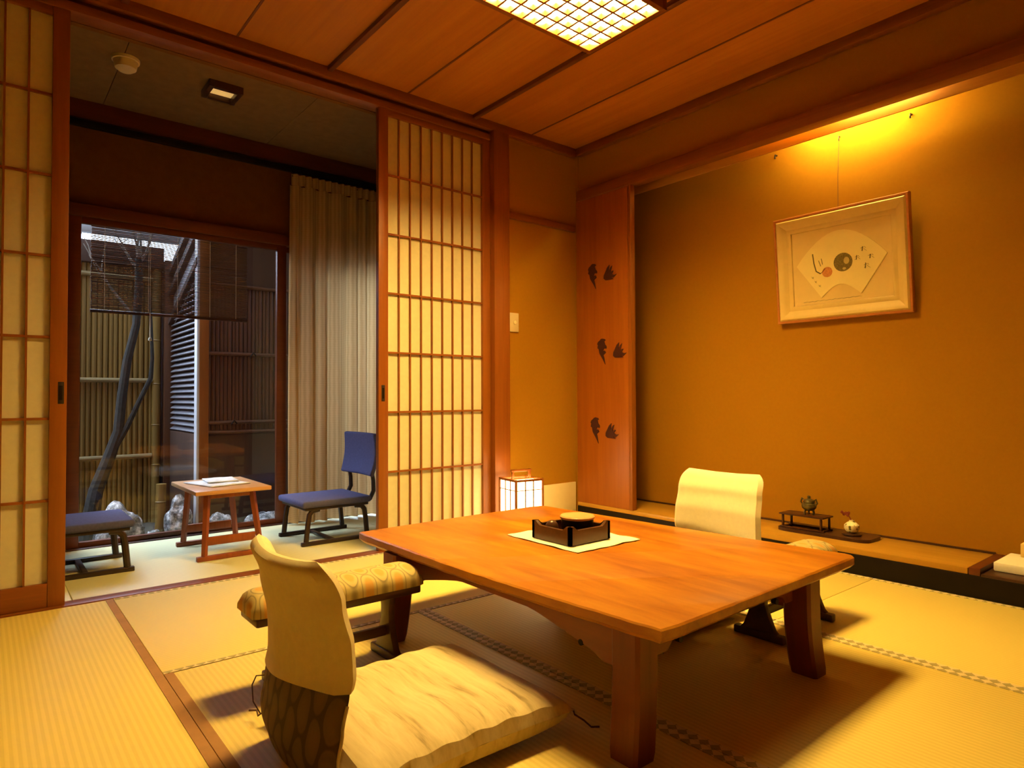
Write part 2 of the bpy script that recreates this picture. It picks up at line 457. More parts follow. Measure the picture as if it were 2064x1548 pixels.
# shoji doors
def shoji(name, x0, x1, ncol, label, hx):
    root = empty(name, ((x0 + x1) / 2, YW + .025, .004)); S(root, label, 'sliding door')
    ya, yb = YW + .010, YW + .042
    st, zt, zb = .058, 2.400, .004
    f = MB()
    f.box(x0, x0 + st, ya, yb, zb, zt + .02, .002); f.build('stile', M['cedar_z'], root)
    f = MB(); f.box(x1 - st, x1, ya, yb, zb, zt + .02, .002); f.build('stile', M['cedar_z'], root)
    f = MB(); f.box(x0 + st, x1 - st, ya + .002, yb - .002, 2.385, zt + .02, .002); f.build('top_rail', M['cedar_x'], root)
    f = MB(); f.box(x0 + st, x1 - st, ya + .002, yb - .002, zb, .098, .002); f.build('bottom_rail', M['cedar_x'], root)
    pa = MB(); pa.box(x0 + st - .004, x1 - st + .004, yb - .012, yb - .0112, .09, 2.39); pa.build('shoji_paper', M['shoji_paper'], root, smooth=False)
    l = MB()
    for i in range(1, ncol):
        x = x0 + st + (x1 - x0 - 2 * st) * i / ncol
        l.box(x - .0036, x + .0036, ya + .006, yb - .013, .095, 2.388)
    for k in range(1, 7):
        z = .098 + (2.385 - .098) * k / 7
        l.box(x0 + st, x1 - st, ya + .007, yb - .0125, z - .005, z + .005)
    l.build('lattice', M['cedar_z'], root, smooth=False)
    h = MB(); h.box(hx - .011, hx + .011, ya - .0015, ya + .004, .81, .90, .003)
    hh = h.build('door_pull', M['black_metal'], root)
    MB().box(hx - .006, hx + .006, ya - .003, ya + .002, .825, .885, .002).build('pull_recess', M['lacquer'], hh)
shoji('door_1', -.53, .272, 9, 'left shoji door, its paper panes evenly dim gold', .252)
shoji('door_2', 1.667, 2.428, 9, 'right shoji door with bright paper panes beside the lantern corner', 1.694)

# right wall: small wall above the tokonoma beam, tokonoma recess
XT = 3.52
wr = empty('wall_right', (XR, 0, 0)); S(wr, 'ochre sand wall with the picture alcove on the right', 'wall')
MB().box(XR + .03, XR + .10, YB, YW + .1, 2.20, ZC + .05).build('upper_wall', M['mud_wall'], wr)
MB().box(XT, XT + .1, -.9, 3.3, -.05, ZC + .05).build('alcove_back', M['mud_wall'], wr)
MB().box(XR + .02, XT, 3.17, 3.27, -.05, ZC + .05).build('alcove_side', M['mud_wall'], wr)
MB().box(XR, XT + .05, -1.0, -.9, -.05, ZC + .05).build('alcove_side', M['mud_wall'], wr)
MB().box(XR, XR + .1, YB, -1.0, -.05, ZC + .05).build('plaster', M['mud_wall'], wr)
MB().box(XR + .09, XT + .05, -.95, 3.25, 2.42, 2.46).build('alcove_ceiling', M['dark_board'], wr)
S(MB().box(XR - .016, XR + .04, YB, YW - .018, 2.480, 2.532, .005).build('trim_4', M['cedar_y']), 'wooden cornice between the ceiling and the dark wall above the alcove', 'trim')
tb5 = empty('trim_5', (XR, 1.5, 2.166)); S(tb5, 'long orange wooden beam with a glowing slot across the top of the picture alcove', 'trim')
MB().box(XR - .012, XR + .066, YB, 3.155, 2.166, 2.240, .004).build('beam', M['cedar_y'], tb5)
MB().box(XR + .176, XR + .186, -.9, 3.155, 2.166, 2.225, .001).build('rear_lip', M['lip'], tb5)
MB().box(XR + .060, XR + .180, -.9, 3.155, 2.345, 2.365).build('slot_cover', M['lip'], tb5)

# tokonoma floor
tf = empty('floor', (XR, 0, 0)); S(tf, 'raised wooden floor of the picture alcove with a black front edge', 'floor')
MB().box(XR - .002, XR + .06, -.9, 3.165, 0, .094, .004).build('front_edge', M['lacquer'], tf)
MB().box(XR + .0, XT, .905, 3.165, .094, .120, .003).build('floor_board', M['board'], tf)
MB().box(XR + .0, XT, -.9, .86, .084, .104, .003).build('floor_board', M['dark_wood'], tf)
MB().box(XR + .002, XT, .862, .903, .09, .124, .003).build('divider_strip', M['red_beam'], tf)
MB().box(XT - .006, XT + .001, .9, 3.16, .118, .130).build('wall_strip', M['dark_wood'], tf)

# bird panel
bp = empty('bird_panel', (XR, 2.92, .1), 'tall orange wooden panel with dark bird shapes at the corner of the alcove', 'panel')
MB().box(XR, XR + .022, 2.705, 3.165, .120, 2.166, .002).build('panel_board', M['panel'], bp)
MB().box(XR - .006, XR + .036, 2.680, 2.706, .120, 2.166, .003).build('edge_stile', M['cedar_z'], bp)
bird_a = [(.016, .060), (.028, .066), (.020, .074), (.000, .078), (-.012, .074), (-.020, .066), (-.032, .060), (-.040, .046), (-.034, .040), (-.038, .022),
          (-.028, .016), (-.022, -.010), (.004, -.046), (.024, -.078), (.016, -.040), (.010, -.022), (.030, -.008), (.022, .004), (.006, .006), (.014, .018), (.034, .016), (.034, .030), (.022, .042)]
bird_b = [(-.058, -.022), (-.040, -.034), (.030, -.036), (.010, -.024), (.030, -.026), (.056, -.008), (.034, -.010), (.016, -.002), (.030, .016), (.018, .018), (.004, .008),
          (.018, .050), (.002, .040), (-.012, .018), (-.006, .058), (-.026, .044), (-.044, .016), (-.056, -.002)]
bird_b = [(x * .9, z * .95) for x, z in bird_b]
def bird(poly, y, z):
    # outline is given as the eye sees it, so the panel's -y is to the right
    MB().prism([(y - p[0] * 1.1, z + p[1] * 1.1) for p in poly], 'x', XR - .004, XR + .004).build('bird_motif', M['bird_metal'], bp, smooth=False)
for (ya, za, yb, zb) in ((3.010, 1.632, 2.856, 1.628), (2.930, 1.128, 2.778, 1.118), (2.995, .610, 2.848, .600)):
    bird(bird_a, ya, za); bird(bird_b, yb, zb)

# light switch
sw = empty('light_switch', (2.618, YW + .02, 1.305), 'small cream light switch plate on the ochre wall', 'switch')
MB().box(2.582, 2.655, YW + .010, YW + .0205, 1.245, 1.365, .003).build('switch_plate', M['cream_plastic'], sw)
k = MB(); k.tube([(2.620, YW + .011, 1.305), (2.620, YW + .003, 1.305)], .011, 16); k.build('button', M['cloth_white'], sw)

# ------------------------------------------------------------------ ceiling lamp
lx0, lx1, ly0, ly1, lz = 1.30, 2.243, 1.695, 2.152, 2.468
cl = empty('ceiling_lamp', ((lx0 + lx1) / 2, (ly0 + ly1) / 2, ZC), 'lit wooden ceiling lamp with a lattice over its diffuser', 'lamp')
f = MB(); fw = .026
f.box(lx0, lx0 + fw, ly0, ly1, lz, ZC - .003, .003); f.box(lx1 - fw, lx1, ly0, ly1, lz, ZC - .003, .003)
f.box(lx0 + fw, lx1 - fw, ly0, ly0 + fw, lz, ZC - .003, .003); f.box(lx0 + fw, lx1 - fw, ly1 - fw, ly1, lz, ZC - .003, .003)
f.build('lamp_frame', M['cedar_x'], cl)
g = MB()
nx, ny = 13, 6
for i in range(1, nx):
    x = lx0 + fw + (lx1 - lx0 - 2 * fw) * i / nx; g.box(x - .005, x + .005, ly0 + fw, ly1 - fw, lz + .004, lz + .030)
for j in range(1, ny):
    y = ly0 + fw + (ly1 - ly0 - 2 * fw) * j / ny; g.box(lx0 + fw, lx1 - fw, y - .005, y + .005, lz + .005, lz + .031)
g.build('lattice', M['cedar_y'], cl, smooth=False)
MB().box(lx0 + fw, lx1 - fw, ly0 + fw, ly1 - fw, lz + .034, lz + .037).build('diffuser', M['lamp'], cl, smooth=False)

# alcove lamp behind the beam
al = empty('alcove_lamp', (3.42, 1.32, 2.42), 'lit strip lamp hidden above the picture behind the alcove beam', 'lamp')
MB().box(3.385, 3.445, 1.20, 1.76, 2.395, 2.42, .003).build('lamp_base', M['cream_plastic'], al)
t = MB(); t.tube([(3.415, 1.24, 2.335), (3.415, 1.72, 2.335)], .016, 14); t.build('lamp_tube', M['tube'], al)
t = MB()
t.box(3.405, 3.425, 1.25, 1.265, 2.345, 2.4); t.build('lamp_holder', M['cream_plastic'], al); t = MB(); t.box(3.405, 3.425, 1.695, 1.71, 2.345, 2.4); t.build('lamp_holder', M['cream_plastic'], al)

sl2 = empty('slot_lamp', (3.262, 1.28, 2.345), 'short lit lamp glowing in the slot of the alcove beam', 'lamp')
t = MB(); t.tube([(3.262, 1.10, 2.300), (3.262, 1.46, 2.300)], .012, 14); t.build('lamp_tube', M['tube2'], sl2)
MB().box(3.245, 3.280, 1.08, 1.48, 2.318, 2.345, .002).build('lamp_base', M['cream_plastic'], sl2)
# ------------------------------------------------------------------ veranda
vf = empty('floor', (0, YV, 0)); S(vf, 'pale green tatami floor of the veranda beyond the doors', 'floor')
MB().box(VXL, VXR, YW + .12, YV - .02, -.2, -.05).build('subfloor', M['dark_board'], vf)
for a, b in ((VXL, .302), (.305, 2.0), (2.003, VXR)):
    MB().box(a, b, YW + .062, YV - .045, -.05, 0, .002).build('tatami_mat', M['tatami_green'], vf)
S(MB().box(VXL, VXR, YV - .045, YV + .06, -.22, .006, .003).build('trim_6', M['dark_wood']), 'dark wooden threshold under the garden window', 'trim')
vc = empty('ceiling', (0, 3.7, 2.49)); S(vc, 'grey plaster ceiling of the dim veranda', 'ceiling')
for a, b in ((VXL, .52), (.523, 1.43), (1.433, VXR)):
    MB().box(a, b, YW + .10, YV + .1, 2.49, 2.53, .001).build('ceiling_panel', M['veranda_ceil'], vc)
MB().box(VXL - .1, VXR + .1, YW + .10, YV + .12, 2.532, 2.60).build('ceiling_backing', M['dark_board'], vc)
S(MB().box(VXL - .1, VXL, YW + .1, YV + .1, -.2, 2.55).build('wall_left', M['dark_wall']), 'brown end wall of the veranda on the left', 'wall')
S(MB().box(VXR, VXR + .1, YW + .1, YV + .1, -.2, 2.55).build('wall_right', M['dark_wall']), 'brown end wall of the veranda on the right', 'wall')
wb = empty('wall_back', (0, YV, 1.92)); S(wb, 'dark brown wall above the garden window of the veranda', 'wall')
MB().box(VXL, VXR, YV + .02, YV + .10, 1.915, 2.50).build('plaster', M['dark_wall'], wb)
S(MB().box(VXL, VXR, YV - .06, YV + .05, 2.385, 2.490, .004).build('trim_7', M['red_beam']), 'dark red beam along the veranda ceiling above the curtain', 'trim')
S(MB().box(VXL, VXR, YV - .03, YV + .06, 1.850, 1.918, .003).build('trim_8', M['red_beam']), 'red brown header above the garden window', 'trim')
MB_c = MB(); MB_c.box(.2, 2.7, YV - .085, YV - .055, 2.335, 2.37, .002)
S(MB_c.build('trim_9', M['lacquer']), 'black curtain track under the dark red beam', 'trim')

# garden windows (sliding sashes)
def sash(name, x0, x1, y, label, st=.062):
    r = empty(name, ((x0 + x1) / 2, y, .006)); S(r, label, 'window')
    f = MB(); ya, yb = y - .016, y + .016
    f.box(x0, x0 + st, ya, yb, .006, 1.852, .003); f.box(x1 - st, x1, ya, yb, .006, 1.852, .003)
    f.box(x0 + st, x1 - st, ya, yb, 1.815, 1.852, .003); f.box(x0 + st, x1 - st, ya, yb, .006, .035, .003)
    f.build('window_frame', M['red_beam'], r)
    MB().box(x0 + st, x1 - st, y - .002, y + .002, .035, 1.815).build('glass_pane', M['glass'], r, smooth=False)
    return r
sash('window_1', .368, 1.582, YV + .01, 'clear sliding window looking out on the bamboo garden')
sash('window_2', 1.535, 2.74, YV + .045, 'sliding window half hidden behind the gathered curtain')
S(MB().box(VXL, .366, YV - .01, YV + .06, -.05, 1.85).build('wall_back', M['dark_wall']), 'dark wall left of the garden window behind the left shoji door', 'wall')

# curtain
cu = empty('curtain', (1.56, 4.22, .01), 'long beige woven curtain gathered at the right of the garden window', 'curtain')
def cfun(x0, x1, zt, zb):
    def fn(u, v):
        x = x0 + (x1 - x0) * u
        amp = (.016 + .022 * (1 - v)) 
        y = 4.215 + amp * math.sin(u * 62 + 1.6 * math.sin(u * 9) + .8 * math.sin(u * 23)) + .010 * noise.noise((u * 14, v * 2.2, 1)) + .012 * (1 - v) * math.sin(u * 17 + 1)
        z = zb + (zt - zb) * v
        if u < .1: x -= (.1 - u) * .16 * math.sin(v * PI) * .5
        return (x, y, z)
    return fn
b = MB(); b.grid(220, 30, cfun(1.565, 2.46, 2.235, .012)); c1 = b.build('curtain_cloth', M['curtain'], cu, recalc=False)
b = MB()
b.grid(220, 5, lambda u, v: (1.572 + .885 * u, 4.212 + .012 * math.sin(u * 120), 2.235 + .075 * v)); b.build('pleat_heading', M['curtain'], cu, recalc=False)
for i in range(14):
    x = 1.585 + i * .066
    h = MB(); h.tube([(x, 4.222, 2.295), (x, 4.236, 2.325), (x, 4.252, 2.34)], .003, 6); h.build('curtain_hook', M['black_metal'], cu)

# veranda ceiling fittings
sd = empty('smoke_detector', (.535, 3.63, 2.49), 'round cream smoke detector on the veranda ceiling', 'smoke detector')
b = MB(); b.lathe([(0, -.062), (.030, -.060), (.046, -.048), (.052, -.022), (.054, -.014)], (.535, 3.63, 2.49)); b.build('detector_head', M['cream_plastic'], sd)
b = MB(); b.lathe([(.060, -.014), (.062, -.004), (.062, 0)], (.535, 3.63, 2.49)); b.build('mounting_ring', M['cream_plastic'], sd)
dl = empty('downlight', (.99, 3.66, 2.49), 'small square wooden downlight in the veranda ceiling', 'lamp')
b = MB()
for (a, c, d, e) in ((-.085, -.06, -.085, .085), (.06, .085, -.085, .085), (-.06, .06, -.085, -.06), (-.06, .06, .06, .085)):
    b.box(.99 + a, .99 + c, 3.66 + d, 3.66 + e, 2.452, 2.49, .002)
b.build('lamp_frame', M['dark_wood'], dl)
MB().box(.93, 1.05, 3.60, 3.72, 2.478, 2.486).build('diffuser', emit('dim diffuser', (.9, .56, .17), .55), dl, smooth=False)

# ------------------------------------------------------------------ low table
T = .328
tb = empty('low_table', (1.6, 1.57, 0), 'large low wooden table with a worn reddish top and natural edges', 'table')
def top_outline():
    P = []
    n = 60
    for i in range(n):                                   # left long edge, near to far
        t = i / n; y = .892 + (2.225 - .892) * t
        x = 1.141 - .043 * math.sin(min(1, t * 1.6) * PI / 2) + .004 * noise.noise((t * 26, 0, 0)) + .004 * noise.noise((t * 60, 3, 0))
        P.append((x, y))
    for i in range(24):
        t = i / 24; P.append((1.105 + (2.0 - 1.105) * t, 2.262 + .012 * t + .006 * math.sin(t * PI)))
    P.append((2.02, 2.262))
    for i in range(30):
        t = i / 30; P.append((2.030 + (2.140 - 2.030) * t + .003 * noise.noise((t * 20, 7, 0)), 2.24 + (.965 - 2.24) * t))
    P += [(2.147, .945), (2.140, .922), (2.122, .910)]
    for i in range(1, 30):
        t = i / 30; P.append((2.11 + (1.165 - 2.11) * t, .908 - .022 * t + .0025 * noise.noise((t * 24, 11, 0))))
    return P
ol = top_outline()
bm_ = MB(); t = bm_.bm
A = [t.verts.new((x, y, T)) for x, y in ol]
cx, cy = 1.6, 1.57
def inset(p, d): 
    v = Vector((cx - p[0], cy - p[1])); v.normalize(); return (p[0] + v.x * d, p[1] + v.y * d)
ring_top_in = [t.verts.new((*inset(p, .006), T)) for p in ol]
for v in A: v.co.z = T - .004
low = [t.verts.new((p[0] + .0015 * noise.noise((p[0] * 30, p[1] * 30, 5)), p[1], T - .024)) for p in ol]
bot = [t.verts.new((*inset(p, .012), T - .034)) for p in ol]
n = len(ol)
t.faces.new(ring_top_in); t.faces.new(bot[::-1])
for R0, R1 in ((ring_top_in, A), (A, low), (low, bot)):
    for i in range(n): t.faces.new((R0[i], R0[(i + 1) % n], R1[(i + 1) % n], R1[i]))
bm_.build('table_top', M['table'], tb)
ZT = T - .034
def leg(x, y, wx, wy, fl, notch):
    """post that flares outwards near the floor; fl = direction of the flare in x"""
    prof = []
    N = 14
    for i in range(N + 1):
        z = ZT * i / N
        q = max(0, 1 - z / .20)
        prof.append((z, fl * .028 * q ** 1.6, -.002 * math.exp(-((z - .0) / .005) ** 2)))
    b = MB(); rings = []
    for z, dx, sh in prof:
        hx, hy = wx / 2 + sh, wy / 2 + sh
        c = .008
        rings.append([b.bm.verts.new((x + dx + px, y + py, z)) for px, py in ((-hx + c, -hy), (hx - c, -hy), (hx, -hy + c), (hx, hy - c), (hx - c, hy), (-hx + c, hy), (-hx, hy - c), (-hx, -hy + c))])
    for r0, r1 in zip(rings, rings[1:]):
        for i in range(8): b.bm.faces.new((r0[i], r0[(i + 1) % 8], r1[(i + 1) % 8], r1[i]))
    b.bm.faces.new(rings[0][::-1]); b.bm.faces.new(rings[-1])
    b.build('leg', M['table_leg'], tb)
leg(1.181, 1.001, .076, .084, -.45, 0); leg(1.900, .968, .072, .084, 1.3, 0)
leg(1.128, 2.010, .076, .082, -.9, 0); leg(1.880, 2.030, .076, .082, .9, 0)
def apron_y(x, y0, y1, th):
    L = y1 - y0; P = [(y0, ZT), (y1, ZT)]
    top = ZT; N = 30
    for i in range(N, -1, -1):
        s = i / N; e = min(s, 1 - s) * L
        d = .034 + .062 * max(0, 1 - e / .30) ** 1.15
        if e < .055: d = .096
        P.append((y0 + s * L, top - d))
    MB().prism(P, 'x', x - th / 2, x + th / 2).build('apron', M['table_apron'], tb, smooth=False)
def apron_x(y, x0, x1, th):
    L = x1 - x0; P = [(x0, ZT), (x1, ZT)]; N = 30
    for i in range(N, -1, -1):
        s = i / N; e = min(s, 1 - s) * L
        d = .016 + .052 * max(0, 1 - e / .20) ** 1.3
        if e < .05: d = .068
        P.append((x0 + s * L, ZT - d))
    MB().prism(P, 'y', y - th / 2, y + th / 2).build('apron', M['table_apron'], tb, smooth=False)
apron_y(1.174, 1.05, 1.975, .028); apron_y(1.895, 1.005, 1.995, .028)
apron_x(.990, 1.228, 1.870, .026); apron_x(2.03, 1.165, 1.845, .026)
for (x, y, z, ax) in ((1.1625, 1.155, .222, 'x'), (1.325, .979, .242, 'y'), (1.775, .979, .242, 'y')):
    b = MB()
    if ax == 'x': b.tube([(x - .0035, y, z), (x + .012, y, z)], .008, 10)
    else: b.tube([(x, y - .003, z), (x, y + .012, z)], .009, 10)
    b.build('peg', M['lacquer'], tb)

# cloth and lacquer box on the table
mt = empty('table_mat', (1.64, 1.66, T), 'white cloth mat lying under the dark box on the low table', 'mat')
b = MB()
def mfn(u, v):
    x = 1.488 + .308 * u; y = 1.492 + .360 * v
    ed = min(u, 1 - u, v, 1 - v)
    w = .0035 * max(0, 1 - ed / .14) * (0.5 + noise.noise((u * 5, v * 5, 2)))
    x += .006 * noise.noise((v * 6, 1, 0)) * (1 if u in (0, 1) else .3); y += .006 * noise.noise((u * 6, 5, 0)) * (1 if v in (0, 1) else .3)
    return (x, y, T + .0018 + max(0, w))
b.grid(36, 36, mfn); o = b.build('cloth', M['cloth_mat'], mt, recalc=False)
sm = o.modifiers.new('thickness', 'SOLIDIFY'); sm.thickness = .0012; sm.offset = 0
bx = empty('smoking_box', (1.624, 1.662, T + .004), 'dark lacquered wooden box with dipped rims on the white cloth mat', 'box')
bx0, bx1, by0, by1, bz = 1.526, 1.722, 1.566, 1.758, T + .0045
H = .062
def wallpoly(a, b, n=20):
    P = [(a, bz), (b, bz)]
    for i in range(n, -1, -1):
        s = i / n; e = min(s, 1 - s) * (b - a)
        dip = 0 if e < .022 else .014 * min(1, (e - .022) / .012)
        P.append((a + s * (b - a), bz + H - dip))
    return P
th = .012
b = MB(); b.prism(wallpoly(by0, by1), 'x', bx0, bx0 + th); b.prism(wallpoly(by0, by1), 'x', bx1 - th, bx1)
b.prism(wallpoly(bx0, bx1), 'y', by0, by0 + th); b.prism(wallpoly(bx0, bx1), 'y', by1 - th, by1)
b.box(bx0 + .002, bx1 - .002, by0 + .002, by1 - .002, bz, bz + .010)
b.build('box_body', M['box_wood'], bx)
lid = empty('round_pot', (1.646, 1.652, bz + .0105), 'round pot with a light wooden lid inside the dark box', 'pot')
b = MB(); b.lathe([(.040, 0), (.054, .012), (.058, .034), (.057, .056)], (1.646, 1.652, bz + .0105), 36); b.build('pot_body', M['lacquer'], lid)
b = MB(); b.lathe([(.056, .056), (.061, .059), (.062, .065), (.058, .069), (.03, .0715), (0, .072)], (1.646, 1.652, bz + .0105), 40); b.build('pot_lid', M['lid'], lid)
tp = empty('small_pot', (1.562, 1.70, bz + .0105), 'small dark pot beside the lidded pot in the box', 'pot')
b = MB(); b.lathe([(.012, 0), (.020, .008), (.0235, .024), (.022, .040), (.015, .050), (.010, .054), (0, .056)], (1.562, 1.694, bz + .0105), 26); b.build('pot_body', M['box_wood'], tp)

# ------------------------------------------------------------------ legless floor chairs
def shell(b, zs, half, xc, thick, ny=26, wr=0.0):
    """closed curved slab standing in z; half(z) half width, xc(y,z) mid surface"""
    rings = []
    for z in zs:
        h = half(z); ring = []
        th_ = thick(z)
        for i in range(ny + 1):
            y = -h + 2 * h * i / ny; e = 1 - abs(2 * i / ny - 1)
            tt = th_ * min(1, (e / .10) ** .5 if e > 0 else 0)
            ring.append((xc(y, z) - tt / 2 - wr * (noise.noise((y * 9, z * 7, 3)) + .8 * noise.noise((y * 4 + z * 9, z * 2, 8))), y, z))
        for i in range(ny - 1, 0, -1):
            y = -h + 2 * h * i / ny; e = 1 - abs(2 * i / ny - 1)
            tt = th_ * min(1, (e / .10) ** .5)
            ring.append((xc(y, z) + tt / 2, y, z))
        rings.append([b.bm.verts.new(p) for p in ring])
    m = len(rings[0])
    for r0, r1 in zip(rings, rings[1:]):
        for i in range(m): b.bm.faces.new((r0[i], r0[(i + 1) % m], r1[(i + 1) % m], r1[i]))
    b.bm.faces.new(rings[0][::-1]); b.bm.faces.new(rings[-1])
def lerp_tab(tab, z):
    if z <= tab[0][0]: return tab[0][1]
    for (a, p), (c, q) in zip(tab, tab[1:]):
        if z <= c:
            s = (z - a) / (c - a); s = s * s * (3 - 2 * s); return p + (q - p) * s
    return tab[-1][1]
PROFX = [(.02, -.205), (.05, -.240), (.11, -.256), (.17, -.246), (.25, -.230), (.33, -.232), (.42, -.248), (.51, -.276)]
def xcurve(y, z): return lerp_tab(PROFX, z) - .034 + .040 * (y / .205) ** 2
def halfw(z):
    h = .205 if z < .2 else .205 - .012 * (z - .2) / .3
    if z > .455: h -= .022 * ((z - .455) / .05) ** 2.4
    return max(h, .12)
zc = empty('floor_chair', (0, 0, 0))
b = MB(); b.box(-.235, .20, -.20, .20, .0, .022, .008); b.build('seat', M['chair_fabric'], zc, off=(0, 0, 0))
b = MB(); shell(b, [.012 + (.33 - .012) * i / 22 for i in range(23)], halfw, xcurve, lambda z: .030); b.build('backrest', M['chair_fabric'], zc, off=(0, 0, 0))
b = MB()
def hem(y): return .232
zz = [.215 + (.498 - .215) * i / 26 for i in range(27)] + [.504, .508, .510]
def thk(z): return .048 if z < .490 else .048 - .036 * ((z - .490) / .02) ** 1.5
shell(b, zz, lambda z: halfw(z) + .008, xcurve, thk, wr=.0035)
for v in b.bm.verts:          # hem hangs a little lower on the far side, top edge dips in the middle
    f = max(0, 1 - (v.co.z - .215) / .15); v.co.z += f * (.030 - .125 * max(0, v.co.y + .16))
    g_ = max(0, (v.co.z - .40) / .11); v.co.z -= g_ * .012 * (1 - (v.co.y / .2) ** 2)
b.build('back_cover', M['cloth_white'], zc, off=(0, 0, 0))
b = MB(); pts = [(xcurve(-halfw(z), z) - .002, -halfw(z) - .001, z) for z in [.02 + .2 * i / 14 for i in range(15)]]
b.tube(pts, .0035, 8); b.build('piping', M['string'], zc, off=(0, 0, 0)); b = MB(); pts = [(xcurve(halfw(z), z) - .002, halfw(z) + .001, z) for z in [.02 + .2 * i / 14 for i in range(15)]]
b.tube(pts, .0035, 8); b.build('piping', M['string'], zc, off=(0, 0, 0))
b = MB(); b.tube([(-.255, .205, .155), (-.27, .222, .152), (-.278, .228, .13), (-.276, .226, .09), (-.262, .214, .06)], .0016, 6); b.build('tie_cord', M['dark_cord'], zc, off=(0, 0, 0))
zc.location = (.800, 1.420, 0)
tag(zc, 'near legless floor chair seen from behind, white cloth over its back', 'chair', 'legless floor chairs at the low table')
z2 = copy_tree(zc); z2.location = (2.215, 1.615, 0); z2.rotation_euler = (0, 0, PI)
z2['label'] = 'far legless floor chair facing us across the table, glowing white back cover'

# floor cushions
def cushion_mesh(b, lx, ly, h, seed):
    def fn(sign):
        def f(u, v):
            a, c = 2 * u - 1, 2 * v - 1
            k = max(0, (1 - abs(a) ** 3.4)) ** .34 * max(0, (1 - abs(c) ** 3.4)) ** .34
            pull = 1 + .035 * (abs(a) * abs(c)) ** 2 - .025 * (1 - abs(a)) * abs(c) ** 4 - .025 * (1 - abs(c)) * abs(a) ** 4
            x, y = a * lx / 2 * pull, c * ly / 2 * pull
            wr = .0045 * noise.noise((a * 5 + seed, c * 2.2, sign)) * (1 - k) + .003 * noise.noise((a * 3, c * 3 + seed, sign))
            crease = .006 * max(0, abs(c) - .72) * math.sin(a * 19 + seed) / .28
            if sign > 0: z = h * .42 + k * h * .58 + wr + crease * k - .012 * math.exp(-(a * a + c * c) * 9)
            else: z = h * .42 - min(h * .42, k * h * .75)
            return (x, y, z)
        return f
    g1 = b.grid(44, 44, fn(1)); g2 = b.grid(44, 44, fn(-1))
    bmesh.ops.remove_doubles(b.bm, verts=b.bm.verts[:], dist=.0006)
cu_ = empty('floor_cushion', (0, 0, 0))
b = MB(); cushion_mesh(b, .545, .52, .088, 1.3); b.build('cushion_body', M['cushion'], cu_, off=(0, 0, 0))
for sx in (-1, 1):
    for sy in (-1, 1):
        b = MB(); x, y = sx * .279, sy * .265
        b.tube([(x, y, .036), (x + sx * .010, y - sy * .006, .020), (x + sx * .030, y + sy * .006, .004), (x + sx * .022, y + sy * .040, .003), (x + sx * .038, y + sy * .052, .003)], .0022, 6)
        b.build('corner_tassel', M['dark_cord'], cu_, off=(0, 0, 0))
cu_.location = (.862, 1.428, .0225)
tag(cu_, 'near streaky beige floor cushion in front of the chair seen from behind', 'cushion', 'streaky floor cushions')
c2 = copy_tree(cu_); c2.location = (1.985, 1.615, .0225); c2.rotation_euler = (0, 0, PI)
c2['label'] = 'far streaky beige floor cushion mostly hidden under the low table'

# arm rests (kyosoku)
ar = empty('arm_rest', (0, 0, 0))
b = MB(); rings = []
NP = 44
for i in range(NP + 1):
    x = -.268 + .536 * i / NP; e = .268 - abs(x)
    rr = 1 if e > .045 else .50 + .50 * math.sqrt(max(0, 1 - ((.045 - e) / .045) ** 2))
    ring = []
    for k in range(25):
        a = PI * k / 24
        ring.append(b.bm.verts.new((x, -.078 * math.cos(a) * (.72 + .28 * rr), .232 + .062 * math.sin(a) ** .6 * rr if 0 < k < 24 else .232)))
    rings.append(ring)
for r0, r1 in zip(rings, rings[1:]):
    for k in range(25): b.bm.faces.new((r0[k], r0[(k + 1) % 25], r1[(k + 1) % 25], r1[k]))
b.bm.faces.new(rings[0][::-1]); b.bm.faces.new(rings[-1])
b.build('pad', M['pad_fabric'], ar, off=(0, 0, 0))
b = MB(); b.box(-.258, .258, -.070, .070, .206, .2325, .006); b.build('rail', M['dark_wood'], ar, off=(0, 0, 0))
for x in (-.176, .176):
    P = [(-.068, .028), (-.056, .040), (-.040, .080), (-.026, .125), (-.026, .165), (-.036, .207), (.036, .207), (.026, .165), (.026, .125), (.040, .080), (.056, .040), (.068, .028)]
    l = MB(); l.prism(P, 'x', x - .011, x + .011, .002); lo = l.build('end_board', M['dark_wood'], ar, off=(0, 0, 0))
    l = MB(); l.box(x - .016, x + .016, -.092, .092, 0, .029, .006); l.build('skid', M['dark_wood'], lo, off=(0, 0, 0))
b = MB(); b.box(-.166, .166, -.009, .009, .075, .105, .003); b.build('stretcher', M['dark_wood'], ar, off=(0, 0, 0))
ar.location = (.842, 1.880, 0)
tag(ar, 'brocade padded arm rest behind the near chair at the left of the table', 'arm rest', 'padded arm rests')
a2 = copy_tree(ar); a2.location = (2.262, 1.212, 0); a2.scale = (1, 1, .95); a2.rotation_euler = (0, 0, PI)
a2['label'] = 'brocade padded arm rest half under the right side of the table'

